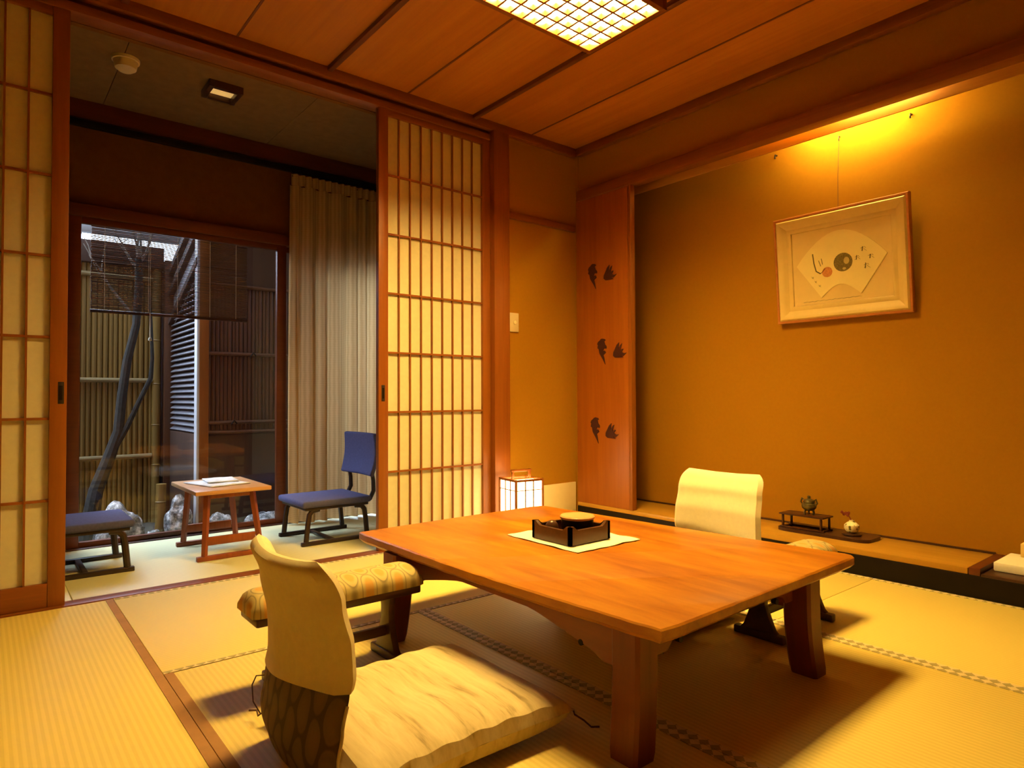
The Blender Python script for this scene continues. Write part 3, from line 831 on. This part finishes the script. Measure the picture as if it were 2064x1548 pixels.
# ------------------------------------------------------------------ lantern
an = empty('floor_lantern', (2.505, 2.985, 0), 'glowing white paper lantern in a wooden frame on the corner floor', 'lamp')
R_ = Matrix.Translation((2.505, 2.985, 0)) @ Matrix.Rotation(math.radians(-8), 4, 'Z')
hw = .092
b = MB()
for sx in (-1, 1):
    for sy in (-1, 1):
        b = MB(); b.box(sx * hw - .006, sx * hw + .006, sy * hw - .006, sy * hw + .006, 0, .352, .0015, mat=R_); b.build('post', M['cedar_z'], an)
for z in (.03, .338):
    b = MB()
    for s in (-1, 1):
        b.box(-hw, hw, s * hw - .005, s * hw + .005, z, z + .012, .001, mat=R_); b.box(s * hw - .005, s * hw + .005, -hw, hw, z, z + .012, .001, mat=R_)
    b.build('rail', M['cedar_x'], an)
b = MB(); q = hw - .002
for (a, c, d, e) in ((-q, q, -q, -q + .001), (-q, q, q - .001, q), (-q, -q + .001, -q, q), (q - .001, q, -q, q)):
    b.box(a, c, d, e, .042, .338, mat=R_)
b.build('paper_shade', M['andon'], an, smooth=False)
b = MB()
for s in (-1, 1):
    for k in (-.3, .3):
        b.box(k * hw - .003, k * hw + .003, s * hw - .002, s * hw + .002, .042, .338, mat=R_); b.box(s * hw - .002, s * hw + .002, k * hw - .003, k * hw + .003, .042, .338, mat=R_)
    b.box(-hw, hw, s * hw - .002, s * hw + .002, .285, .289, mat=R_); b.box(s * hw - .002, s * hw + .002, -hw, hw, .285, .289, mat=R_)
b.build('lattice', M['cedar_z'], an, smooth=False)
b = MB(); b.box(-.070, .070, -.008, .008, .388, .402, .003, mat=R_)
b.box(-.066, -.052, -.007, .007, .348, .39, .002, mat=R_); b.box(.052, .066, -.007, .007, .348, .39, .002, mat=R_)
b.box(-hw, hw, -.007, .007, .340, .350, .002, mat=R_)
b.build('handle', M['cedar_x'], an)

# ------------------------------------------------------------------ framed fan painting
PC = Vector((3.478, 1.545, 1.525)); PW, PH = .690, .580
pf = empty('framed_picture', (XT, 1.552, 1.53), 'framed fan painting hanging tilted forward on the alcove wall', 'picture')
tilt = math.radians(4.2)
# local frame: u to the viewer's right (= -y), w up, n towards the room (= -x)
U = Vector((0, -1, 0)); NN = Vector((-math.cos(tilt), 0, -math.sin(tilt))); WW = Vector((-math.sin(tilt), 0, math.cos(tilt)))
def Q(u, w, n): return PC + U * u + WW * w + NN * n
PM = Matrix((( U.x, WW.x, NN.x, PC.x), (U.y, WW.y, NN.y, PC.y), (U.z, WW.z, NN.z, PC.z), (0, 0, 0, 1)))
def frame_ring(b, prof):
    """prof: list of (inset from outer edge, n)"""
    rings = []
    for d, nn in prof:
        a, c = PW / 2 - d, PH / 2 - d
        rings.append([b.bm.verts.new(Q(x, y, nn)) for x, y in ((-a, -c), (a, -c), (a, c), (-a, c))])
    for r0, r1 in zip(rings, rings[1:]):
        for i in range(4): b.bm.faces.new((r0[i], r0[(i + 1) % 4], r1[(i + 1) % 4], r1[i]))
b = MB(); frame_ring(b, [(.0, -.012), (.0, .014), (.003, .018), (.012, .018), (.014, .014), (.014, -.012), (.0, -.012)]); b.build('outer_frame', M['frame_wood'], pf)
b = MB(); frame_ring(b, [(.014, -.010), (.014, .015), (.022, .022), (.032, .021), (.050, .008), (.066, .0), (.074, .003), (.084, .004), (.090, .001), (.092, -.004), (.092, -.010), (.014, -.010)]); b.build('moulding', M['frame_cream'], pf)
b = MB(); b.box(-PW / 2 + .088, PW / 2 - .088, -PH / 2 + .088, PH / 2 - .088, -.011, -.006, mat=PM); sheet = b.build('art_sheet', M['art_paper'], pf, smooth=False)
def flat(poly, n0, n1, name, mat, par):
    b = MB(); t = b.bm
    A = [t.verts.new(Q(u, w, n0)) for u, w in poly]; B = [t.verts.new(Q(u, w, n1)) for u, w in poly]
    t.faces.new(A); t.faces.new(B[::-1]); k = len(poly)
    for i in range(k): t.faces.new((A[i], A[(i + 1) % k], B[(i + 1) % k], B[i]))
    return b.build(name, mat, par, smooth=False)
iw, ih = PW / 2 - .092, PH / 2 - .092
def fanpt(u, v):  # u,v from the photograph's inner sheet, 0..1 left-right, 0..1 top-bottom
    return ((u - .5) * 2 * iw, (.5 - v) * 2 * ih)
fan = []
for i in range(17):
    t = i / 16; fan.append((.045 + .915 * t, .46 - .40 * math.sin(t * PI) ** .9))
fan += [(.70, .925)]
for i in range(1, 12):
    t = i / 12; fan.append((.70 - .40 * t, .925 - .155 * math.sin(t * PI)))
fan += [(.30, .925)]
fan = [fanpt(u, v) for u, v in fan]
fp = flat(fan, -.0065, -.0015, 'fan_leaf', M['fan_paper'], sheet)
def disc(u, v, r, name, mat, n=24, sq=1.0, z=-.0012):
    c = fanpt(u, v); flat([(c[0] + r * math.cos(2 * PI * i / n), c[1] + r * sq * math.sin(2 * PI * i / n)) for i in range(n)], -.0015, z, name, mat, fp)
disc(.535, .49, .048, 'painted_disc', M['ink_grey'])
disc(.570, .475, .014, 'painted_spot', M['ink_pale'], z=-.0009, sq=1.3); disc(.545, .575, .009, 'painted_spot', M['ink_pale'], z=-.0009, sq=.7)
disc(.370, .59, .027, 'painted_fruit', M['ink_red'])
def stroke(pts, r, mat=None):
    b = MB(); b.tube([Q(*fanpt(u, v), -.0013) for u, v in pts], r, 6, flat=.25); b.build('brush_stroke', mat or M['ink'], fp)
stroke([(.225, .32), (.235, .45), (.255, .56), (.30, .60)], .003); stroke([(.30, .60), (.33, .57), (.35, .54)], .003)
stroke([(.285, .42), (.305, .50)], .0015); stroke([(.315, .40), (.325, .48)], .0015)
for (u, v) in ((.74, .36), (.81, .47), (.68, .46), (.765, .58)):     # brushed characters
    s = .034
    for seg_ in (((-1, -.3), (.2, -.6)), ((-.3, -.9), (-.5, .8)), ((0, -.1), (.9, .7)), ((-.8, .5), (-.2, .4)), ((.3, -.7), (.7, -.2))):
        r0 = random.uniform(.7, 1.1)
        stroke([(u + a * s * r0, v + c * s * 1.3 * r0) for a, c in seg_], .0022)
for (u, v) in ((.215, .64), (.245, .70), (.285, .76)):
    stroke([(u - .012, v - .015), (u + .012, v + .018)], .0016); stroke([(u + .012, v - .012), (u - .006, v + .012)], .0013)
b = MB(); b.tube([Q(*fanpt(.10 + .60 * i / 30, .965 - .004 * (i % 3)), -.0055) for i in range(31)], .0012, 6, flat=.4); b.build('brush_stroke', M['ink'], sheet)
# wire and hooks
hk = empty('picture_hook', (XT, 1.552, 2.205), 'metal picture hook with a wire above the fan painting', 'hook')
b = MB(); b.tube([(XT, 1.552, 2.205), (XT - .014, 1.552, 2.205), (XT - .016, 1.552, 2.188), (XT - .010, 1.552, 2.180)], .003, 8); b.build('hook', M['black_metal'], hk)
b = MB(); b.tube([(XT - .012, 1.552, 2.186), (XT - .030, 1.552, 1.99), tuple(Q(0, PH / 2 - .004, -.014))], .0014, 6); b.build('wire', M['dark_cord'], hk)
for y, lb in ((1.905, 'small bare picture hook left of the picture wire under the beam'), (1.208, 'small bare picture hook right of the picture wire under the beam')):
    b = MB(); b.tube([(XT, y, 2.207), (XT - .018, y, 2.207), (XT - .022, y, 2.192), (XT - .018, y, 2.184)], .004, 8)
    b.lathe([(0, -.004), (.007, 0), (0, .004)], (XT - .004, y, 2.207), 10)
    tag(b.build('picture_hook', M['black_metal'], None, off=(XT, y, 2.2)), lb, 'hook', 'picture hooks')

# ------------------------------------------------------------------ alcove ornaments
ZF = .1205
ob = empty('display_board', (3.388, 1.60, ZF), 'long dark carved wooden board on the alcove floor', 'board')
b = MB(); P = []
for i in range(40):
    t = 2 * PI * i / 40; c, s = math.cos(t), math.sin(t)
    P.append((3.388 + .098 * abs(c) ** .35 * (1 if c > 0 else -1) * (1 + .02 * noise.noise((t * 3, 0, 0))), 1.585 + .235 * abs(s) ** .35 * (1 if s > 0 else -1)))
b.prism(P, 'z', ZF, ZF + .016); b.build('board_top', M['dark_wood'], ob, smooth=False)
ZO = ZF + .0165
st = empty('incense_stand', (3.359, 1.683, ZO), 'little red brown stand with four legs under the incense burner', 'stand')
sx0, sx1, sy0, sy1 = 3.302, 3.416, 1.566, 1.800
b = MB(); b.box(sx0, sx1, sy0, sy1, ZO + .068, ZO + .076, .002); b.build('stand_top', M['stand_wood'], st)
for x in (sx0 + .012, sx1 - .012):
    for y in (sy0 + .016, sy1 - .016):
        b = MB(); b.box(x - .005, x + .005, y - .005, y + .005, ZO + .008, ZO + .068, .001); b.build('leg', M['stand_wood'], st)
b = MB()
for x in (sx0 + .012, sx1 - .012): b.box(x - .006, x + .006, sy0, sy1, ZO, ZO + .008, .001)
for y in (sy0 + .016, sy1 - .016): b.box(sx0 + .018, sx1 - .018, y - .005, y + .005, ZO + .001, ZO + .007, .001)
b.build('base_frame', M['stand_wood'], st)
kz = ZO + .0765; ky, kx = 1.664, 3.358
ko = empty('incense_burner', (kx, ky, kz), 'green bronze incense burner with a lid on the little stand', 'incense burner')
b = MB(); b.lathe([(.006, .020), (.022, .022), (.034, .034), (.037, .046), (.034, .056), (.028, .060), (.030, .064), (.030, .066), (.012, .067)], (kx, ky, kz)); b.build('bowl', M['bronze'], ko)
for k in range(3):
    a = 2 * PI * k / 3 + .5
    b = MB(); b.tube([(kx + .020 * math.cos(a), ky + .020 * math.sin(a), kz + .028), (kx + .026 * math.cos(a), ky + .026 * math.sin(a), kz + .012), (kx + .023 * math.cos(a), ky + .023 * math.sin(a), kz)], [.007, .005, .005], 8); b.build('foot', M['bronze'], ko)
for s in (-1, 1):
    b = MB(); b.tube([(kx, ky + s * .033, kz + .050), (kx, ky + s * .044, kz + .062), (kx, ky + s * .036, kz + .082), (kx, ky + s * .029, kz + .074)], .0045, 8); b.build('handle', M['bronze'], ko)
b = MB(); b.lathe([(.029, .067), (.026, .074), (.012, .081), (.006, .084), (.009, .089), (.007, .096), (0, .099)], (kx, ky, kz)); b.build('lid', M['bronze'], ko)
vs = empty('flower_vase', (3.376, 1.458, ZO), 'small patterned white vase with a red twig on the dark board', 'vase')
b = MB(); b.lathe([(.040, 0), (.044, .004), (.042, .010), (.030, .012)], (3.376, 1.458, ZO)); b.build('base', M['dark_wood'], vs)
b = MB(); b.lathe([(.014, .0125), (.026, .018), (.035, .034), (.034, .050), (.022, .062), (.012, .068), (.012, .074), (.009, .074)], (3.376, 1.458, ZO)); b.build('vase_body', M['porcelain'], vs)
b = MB(); b.tube([(3.376, 1.458, ZO + .066), (3.372, 1.466, ZO + .088), (3.368, 1.480, ZO + .102)], .003, 6)
for p in ((3.368, 1.482, ZO + .106), (3.366, 1.472, ZO + .098), (3.370, 1.492, ZO + .100), (3.362, 1.498, ZO + .110), (3.368, 1.469, ZO + .108)):
    t = bmesh.new(); bmesh.ops.create_icosphere(t, subdivisions=1, radius=.009)
    bmesh.ops.transform(t, matrix=Matrix.Translation(p) @ Matrix.Scale(.6, 4, (1, 0, 0)), verts=t.verts); b.merge(t)
b.build('twig', M['twig'], vs)
# pale slab at the right end of the alcove with a box on it
sl = MB(); sl.box(3.255, 3.500, .20, .842, .1045, .142, .006)
tag(sl.build('pale_slab', M['cloth_mat'], None, off=(3.37, .52, .1045)), 'pale flat slab at the right end of the alcove floor', 'slab')
sl = MB(); sl.box(3.43, 3.505, .58, .790, .1425, .200, .004)
yb_ = tag(sl.build('storage_box', plain('mustard box', (.74, .52, .16), .7), None, off=(3.46, .69, .1425)), 'mustard box standing on the pale slab at the picture edge', 'box')

# ------------------------------------------------------------------ veranda furniture
# side table
vt = empty('side_table', (1.035, 3.81, 0), 'small wooden side table on the veranda with splayed legs on skids', 'table')
b = MB(); b.box(.842, 1.222, 3.545, 4.085, .338, .360, .005); b.build('table_top', M['side_top'], vt)
for y, sg in ((3.585, 1), (4.03, -1)):
    for x0, x1 in ((.915, .895), (1.140, 1.178)):
        b = MB(); b.tube([(x1, y, .022), (x0, y + sg * .03, .338)], [.0155, .0175], 4); b.build('leg', M['side_leg'], vt)
    b = MB(); b.box(.858, 1.205, y - .015, y + .015, 0, .024, .004); b.build('skid', M['side_leg'], vt)
    b = MB(); b.box(.905, 1.150, y + sg * .006 - .008, y + sg * .006 + .008, .075, .118, .003); b.build('stretcher', M['side_leg'], vt)
b = MB(); b.box(.93, 1.13, 3.61, 4.0, .310, .338, .002); b.build('apron', M['side_leg'], vt)
npz = .3605
nw = empty('newspaper', (1.03, 3.86, npz), 'folded pale grey paper lying on the veranda side table', 'newspaper')
for k, (ang, dx, dy, lx, ly) in enumerate(((.25, 0, 0, .22, .30), (-.10, .03, .05, .16, .20))):
    Rm = Matrix.Translation((1.02 + dx, 3.83 + dy, npz + .0005 + k * .010)) @ Matrix.Rotation(ang, 4, 'Z')
    b = MB()
    def nf(u, v, k=k, lx=lx, ly=ly, Rm=Rm):
        z = .0045 + .007 * (.5 + noise.noise((u * 4, v * 4, k))) * min(1, 5 * min(u, 1 - u, v, 1 - v) + .1)
        return Rm @ Vector(((u - .5) * lx, (v - .5) * ly, z))
    b.grid(14, 14, nf); o = b.build('folded_sheet', M['newsprint'], nw, recalc=False)
    s_ = o.modifiers.new('thickness', 'SOLIDIFY'); s_.thickness = .004; s_.offset = -1
# low chairs
vcr = empty('veranda_chair', (0, 0, 0))
# local: faces -x, seat centre at origin
b = MB(); b.box(-.215, .205, -.20, .20, .212, .250, .014, seg=3)
for v in b.bm.verts:
    if v.co.z > .24: v.co.z -= .010 * (1 - min(1, ((v.co.x / .2) ** 2 + (v.co.y / .2) ** 2)))
b.build('seat', M['navy'], vcr, off=(0, 0, 0))
b = MB(); b.box(-.195, .19, -.185, .185, .196, .214, .004); b.build('seat_frame', M['chair_wood'], vcr, off=(0, 0, 0))
b = MB()
def bk(u, v):
    y = -.205 + .41 * u; z = .36 + .255 * v
    y *= 1 + .05 * math.sin(v * PI)
    return (.200 + .030 * v + .018 * math.sin(v * PI * 1.1) + .02 * (1 - (y / .2) ** 2), y, z)
b.grid(22, 14, bk); o = b.build('backrest', M['navy'], vcr, off=(0, 0, 0), recalc=False)
sdm = o.modifiers.new('thickness', 'SOLIDIFY'); sdm.thickness = .026; sdm.offset = 0
bv = o.modifiers.new('bevel', 'BEVEL'); bv.width = .008; bv.segments = 2
for s in (-1, 1):
    b = MB(); b.tube([(.17, s * .155, .208), (.215, s * .155, .225), (.238, s * .155, .27), (.236, s * .155, .33), (.226, s * .155, .385)], [.013, .0135, .0135, .0125, .011], 10); b.build('back_support', M['chair_wood'], vcr, off=(0, 0, 0))
    for sx in (-1, 1):
        b = MB(); b.tube([(sx * .110, s * .172, .200), (sx * .150, s * .172, .194), (sx * .168, s * .172, .172), (sx * .176, s * .172, .12), (sx * .186, s * .172, .022)], .0135, 8, flat=1.15); b.build('leg', M['chair_wood'], vcr, off=(0, 0, 0))
    b = MB(); b.box(-.215, .215, s * .175 - .013, s * .175 + .013, 0, .022, .004); b.build('skid', M['chair_wood'], vcr, off=(0, 0, 0))
b = MB(); b.box(-.03, -.005, -.163, .163, .004, .019, .003); b.build('cross_bar', M['chair_wood'], vcr, off=(0, 0, 0))
vcr.location = (1.610, 3.745, 0)
tag(vcr, 'low navy veranda chair with a curved back, standing before the curtain', 'chair', 'low veranda chairs')
vl = copy_tree(vcr); vl.location = (.372, 3.790, 0); vl.rotation_euler = (0, 0, PI)
vl['label'] = 'low blue grey veranda chair half hidden behind the left shoji door'

# ------------------------------------------------------------------ garden
S(MB().box(-2.2, 3.2, YV + .06, 6.6, -.40, -.16).build('ground', M['soil']), 'dark garden soil beyond the window', 'ground')
YF = 5.9
bf = empty('bamboo_fence', (.3, YF, -.16), 'tall tan bamboo fence at the back of the garden', 'fence')
b = MB(); x = -1.9
while x < 1.07:
    r = random.uniform(.0150, .0195)
    b.tube([(x, YF + .02, -.16), (x + random.uniform(-.003, .003), YF + .02, 1.90)], r, 8); x += r * 2.02
b.build('bamboo_poles', M['bamboo'], bf)
MB().box(-1.95, 1.1495, YF + .045, YF + .06, -.16, 1.90).build('back_board', M['dark_board'], bf)
for z in (.375, .975, 1.79):
    b = MB(); b.tube([(-1.9, YF - .018, z), (1.07, YF - .018, z)], .019, 10); b.build('rail', M['bamboo_rail'], bf)
b = MB(); b.tube([(1.098, YF - .01, -.16), (1.098, YF - .01, 1.95)], .030, 12)
for z in (.30, .62, .95, 1.3, 1.62): b.lathe([(.030, -.006), (.0335, 0), (.030, .006)], (1.098, YF - .01, z), 12)
b.build('corner_post', M['bamboo'], bf)
b = MB(); b.box(-1.98, 1.145, YF - .05, YF + .10, 1.875, 2.045, .005); b.build('fence_cap', M['dark_board'], bf)
g = empty('gutter', (0, 6.3, 2.2), 'grey eave gutter crossing the sky above the bamboo fence', 'gutter')
b = MB(); b.box(-2.4, 1.75, 6.28, 6.36, 2.195, 2.262, .01); b.build('trough', M['gutter'], g)
b = MB(); b.tube([(-2.3, 6.32, -.3), (-2.3, 6.32, 2.2)], .035, 10); b.build('downpipe', M['gutter'], g)

lf = empty('louver_fence', (1.22, 5.4, -.16), 'louvred side fence with grey slats beside the red brown post', 'fence')
b = MB(); b.box(1.236, 1.25, 5.05, 6.02, -.16, 1.75); b.build('back_board', M['dark_board'], lf)
b = MB(); b.box(1.195, 1.235, 5.03, 5.86, -.16, .575, .003); b.build('lower_board', M['dark_board'], lf)
b = MB(); b.box(1.150, 1.235, 5.84, 6.02, -.16, 1.95, .003); b.build('corner_board', M['brown_bamboo'], lf)
k = 0; z = .60
while z < 1.72:
    y1 = 5.85 if z < 1.42 else 5.85 - (z - 1.42) / .41
    b = MB(); b.box(-.022, .022, 5.04, max(5.1, y1), -.004, .004, mat=Matrix.Translation((1.212, 0, z)) @ Matrix.Rotation(math.radians(-38), 4, 'Y'))
    b.build('slat', M['louver'], lf, smooth=False); z += .0415
b = MB(); b.box(1.183, 1.200, 4.965, 5.035, -.16, 2.40, .002); b.build('glare_strip', M['post_glare'], lf)  # added strip: skylight glare on the post's left face, put in as pale colour
b = MB(); b.box(1.200, 1.262, 4.960, 5.040, -.16, 2.40, .003); b.build('post', M['cedar_z'], lf)
lr = empty('lean_to_roof', (1.22, 5.4, 1.42), 'pale sloping translucent lean-to roof side with dark rafters above the louvred fence', 'roof')
def zr(y): return 1.42 + (5.86 - y) * .41
b = MB(); b.prism([(5.86, zr(5.86)), (4.98, zr(4.98)), (4.98, 2.42), (5.86, zr(5.86) + .42)], 'x', 1.215, 1.219); b.build('translucent_sheet', M['lean_roof'], lr, smooth=False)
for dz, w_ in ((0, .045), (.23, .045), (.40, .05)):
    b = MB(); b.prism([(5.88, zr(5.88) + dz), (4.97, zr(4.97) + dz), (4.97, zr(4.97) + dz + w_), (5.88, zr(5.88) + dz + w_)], 'x', 1.175, 1.214); b.build('rafter', M['dark_board'], lr, smooth=False)

gw = empty('garden_wall', (1.9, 5.0, -.16), 'dark brown split bamboo wall right of the red brown post', 'wall')
b = MB(); b.box(1.264, 2.30, 5.02, 5.08, -.16, 2.40); b.build('wall_board', M['dark_board'], gw)
b = MB(); x = 1.275
while x < 2.28:
    r = random.uniform(.011, .015); b.tube([(x, 5.016, .60), (x, 5.016, 1.66)], r, 6); x += r * 2.05
b.build('bamboo_strips', M['brown_bamboo'], gw)
for z in (1.155, .655, .585, 1.655):
    b = MB(); b.tube([(1.262, 4.995, z), (2.30, 4.995, z)], .014, 8); b.build('rail', M['brown_bamboo'], gw)
for (x, z) in ((1.575, 1.155), (1.44, .655)):
    b = MB(); b.tube([(x - .02, 4.975, z - .015), (x, 4.972, z + .015), (x + .02, 4.975, z - .01)], .006, 6); b.build('knot', M['lacquer'], gw)
# neighbouring eave over the right part and left wall of the garden
S(MB().box(1.264, 2.30, 4.62, 5.09, 2.402, 2.46).build('ceiling', M['brown_bamboo']), 'dark wooden eave soffit over the right part of the garden', 'ceiling')
S(MB().box(2.95, 3.05, 4.45, 5.9, -.16, 1.6).build('wall_side', M['dark_board']), 'dark wall closing the right end of the garden', 'wall')
S(MB().box(-2.1, -2.0, 4.44, 6.5, -.16, 2.1).build('wall_garden', M['dark_board']), 'dark board wall closing the left end of the garden', 'wall')
S(MB().box(VXL - .2, 1.45, YV + .10, YV + .22, 2.425, 2.47).build('eave', M['dark_board']), 'narrow dark eave over the garden window', 'eave')

# reed blind
sb = empty('reed_blind', (.92, 4.47, 1.35), 'dark brown reed blind hanging outside the upper window', 'blind')
b = MB(); z = 1.352; k = 0
while z < 2.38:
    x0 = .492 + random.uniform(-.003, .003); x1 = 1.372 + random.uniform(-.003, .003)
    tl = random.uniform(-.002, .002)
    b.tube([(x0, 4.47, z - tl), (x1, 4.47, z + tl)], .0034, 5)
    z += .0088
b.build('reeds', M['reed'], sb)
for x in (.56, .79, .95, 1.14, 1.30):
    b = MB(); b.tube([(x, 4.466, 1.345), (x, 4.466, 2.40)], .0016, 5); b.build('cord', M['string'], sb)
b = MB(); b.box(.488, 1.376, 4.462, 4.478, 1.335, 1.352, .002); b.build('bottom_bar', M['dark_wood'], sb)
b = MB(); b.box(.488, 1.376, 4.460, 4.480, 2.385, 2.42, .002); b.build('top_bar', M['dark_wood'], sb)
b = MB(); b.tube([(.797, 4.455, 1.35), (.797, 4.455, 1.20)], .003, 6); b.tube([(.797, 4.455, 2.40), (.797, 4.455, 1.35)], .0016, 6)
b.lathe([(0, 0), (.009, .006), (.010, .014), (.006, .024), (0, .026)], (.797, 4.455, 1.178), 12); b.build('pull_cord', M['string'], sb)

# garden tree
tr = empty('garden_tree', (.60, 5.3, -.16), 'slender leafless tree leaning in front of the bamboo fence', 'tree')
b = MB()
b.tube([(.575, 5.30, -.18), (.60, 5.30, .05), (.625, 5.30, .20), (.70, 5.30, .42), (.755, 5.30, .60), (.775, 5.30, .85), (.805, 5.30, 1.10), (.86, 5.30, 1.36), (.875, 5.30, 1.62), (.872, 5.30, 1.84)],
       [.060, .052, .046, .040, .034, .031, .028, .026, .026, .022], 10)
b.build('trunk', M['bark'], tr)
b = MB(); b.tube([(.72, 5.29, .46), (.80, 5.28, .62), (.88, 5.27, .82), (.948, 5.26, .98), (.955, 5.25, 1.12), (.945, 5.25, 1.38), (.935, 5.25, 1.60)], [.020, .018, .016, .015, .012, .010, .007], 8); b.build('branch', M['bark'], tr)
for (p0, d, ln) in (((.872, 5.3, 1.80), (-.10, 0, .45), .30), ((.875, 5.3, 1.78), (.04, .02, .5), .42), ((.87, 5.3, 1.75), (-.20, .02, .36), .34), ((.875, 5.3, 1.80), (.14, -.03, .4), .38), ((.87, 5.3, 1.83), (0, 0, .5), .40), ((.82, 5.3, 1.45), (-.25, 0, .45), .4)):
    b = MB(); pts = [Vector(p0)]; d = Vector(d)
    for i in range(5):
        pts.append(pts[-1] + d * ln / 2 + Vector((random.uniform(-.018, .018), random.uniform(-.02, .02), 0)))
    b.tube(pts, [.012, .010, .008, .006, .004, .003], 6)
    for i in (2, 3, 4):
        q = pts[i]; b.tube([q, q + Vector((random.uniform(-.08, .08), 0, .08)), q + Vector((random.uniform(-.14, .14), 0, .2))], [.004, .003, .002], 5)
    b.build('twig', M['bark_pale'], tr)

# stones and bamboo stub
def stone(x, y, r, sx, sy, sz, seed, label, zoff=0):
    t = bmesh.new(); bmesh.ops.create_icosphere(t, subdivisions=4, radius=1)
    for v in t.verts:
        nn = v.co.normalized(); k = 1 + .30 * noise.noise(nn * 1.6 + Vector((seed, 0, 0))) + .10 * noise.noise(nn * 5 + Vector((0, seed, 0)))
        v.co = Vector((nn.x * sx, nn.y * sy, nn.z * sz)) * r * k
    b = MB(); b.merge(t)
    for v in b.bm.verts: v.co += Vector((x, y, -.17 + sz * r * .62 + zoff))
    tag(b.build('garden_stone', M['stone'], None, off=(x, y, -.16)), label, 'stone', 'garden stones')
stone(.715, 5.02, .115, 1.30, .8, 1.55, 1.1, 'speckled stone behind the left veranda chair at the tree foot')
stone(.905, 4.90, .050, 1.0, .8, 1.6, 2.3, 'small dark stone right of the tree foot stone')
stone(1.075, 4.98, .095, .85, .8, 2.0, 3.7, 'tall grey green stone between the bamboo stub and the side table')
stone(1.115, 4.73, .06, .8, .8, 1.5, 4.2, 'pale upright stone left of the side table legs')
stone(1.30, 4.83, .11, 1.0, .7, 1.1, 5.9, 'pale stone seen through the side table legs')
stone(1.58, 4.78, .11, 1.3, .7, 1.0, 6.4, 'brown shadowed stone right of the side table under the garden wall')
stone(.60, 4.58, .070, 1.8, .75, 1.05, 7.5, 'flat edge stone under the left veranda chair')
stone(.81, 4.56, .052, 1.2, .8, 1.2, 8.8, 'flat tan edge stone right of the left veranda chair')
stone(.955, 4.56, .048, 1.1, .8, 1.25, 9.3, 'round pale edge stone nearest the side table')
stone(1.35, 4.57, .07, 1.3, .8, 1.0, 12.1, 'dark edge stone right behind the side table')
b = MB(); b.tube([(.995, 5.17, -.17), (1.003, 5.17, .225)], .033, 14); b.lathe([(.033, -.006), (.037, 0), (.033, .006)], (1.0, 5.17, .1), 14)
tag(b.build('bamboo_stub', M['bamboo'], None, off=(1.0, 5.17, -.16)), 'short cut bamboo post standing among the garden stones', 'post')

# ------------------------------------------------------------------ world, camera
w = bpy.data.worlds.new('sky'); SC.world = w; w.use_nodes = True
bg = w.node_tree.nodes['Background']
nt = w.node_tree
tc = nt.nodes.new('ShaderNodeTexCoord')
dp = nt.nodes.new('ShaderNodeVectorMath'); dp.operation = 'DOT_PRODUCT'; dp.inputs[1].default_value = (-.25, .62, .74)
nt.links.new(tc.outputs['Generated'], dp.inputs[0])
mr = nt.nodes.new('ShaderNodeMapRange'); mr.inputs['From Min'].default_value = .45; mr.inputs['From Max'].default_value = 1.0
mr.inputs['To Min'].default_value = 1.6; mr.inputs['To Max'].default_value = 28.0
nt.links.new(dp.outputs['Value'], mr.inputs['Value'])
bg.inputs['Color'].default_value = (.60, .76, 1.0, 1)          # overcast sky, brightest above the back fence
nt.links.new(mr.outputs['Result'], bg.inputs['Strength'])

cam = bpy.data.cameras.new('camera'); co = bpy.data.objects.new('camera', cam); COL.objects.link(co)
yaw, pit, rol, fpx = math.radians(39.2365), math.radians(1.1739), math.radians(-.2191), 1312.81
fwd = Vector((math.sin(yaw) * math.cos(pit), math.cos(yaw) * math.cos(pit), math.sin(pit)))
r = Vector((math.cos(yaw), -math.sin(yaw), 0)); u = r.cross(fwd)
r2 = r * math.cos(rol) + u * math.sin(rol); u2 = -r * math.sin(rol) + u * math.cos(rol)
co.matrix_world = Matrix(((r2.x, u2.x, -fwd.x, 0), (r2.y, u2.y, -fwd.y, 0), (r2.z, u2.z, -fwd.z, .83), (0, 0, 0, 1)))
cam.sensor_width = 36; cam.lens = fpx / 2064 * 36; cam.clip_start = .02
SC.camera = co
SC.view_settings.view_transform = 'Standard'
try: SC.view_settings.look = 'None'
except TypeError: pass
SC.view_settings.exposure = 0.08; SC.view_settings.gamma = 1.0
SC.view_settings.use_curve_mapping = False
SC.cycles.use_denoising = True
SC.cycles.max_bounces = 10; SC.cycles.diffuse_bounces = 3; SC.cycles.transparent_max_bounces = 16
SC.cycles.sample_clamp_indirect = 6.0
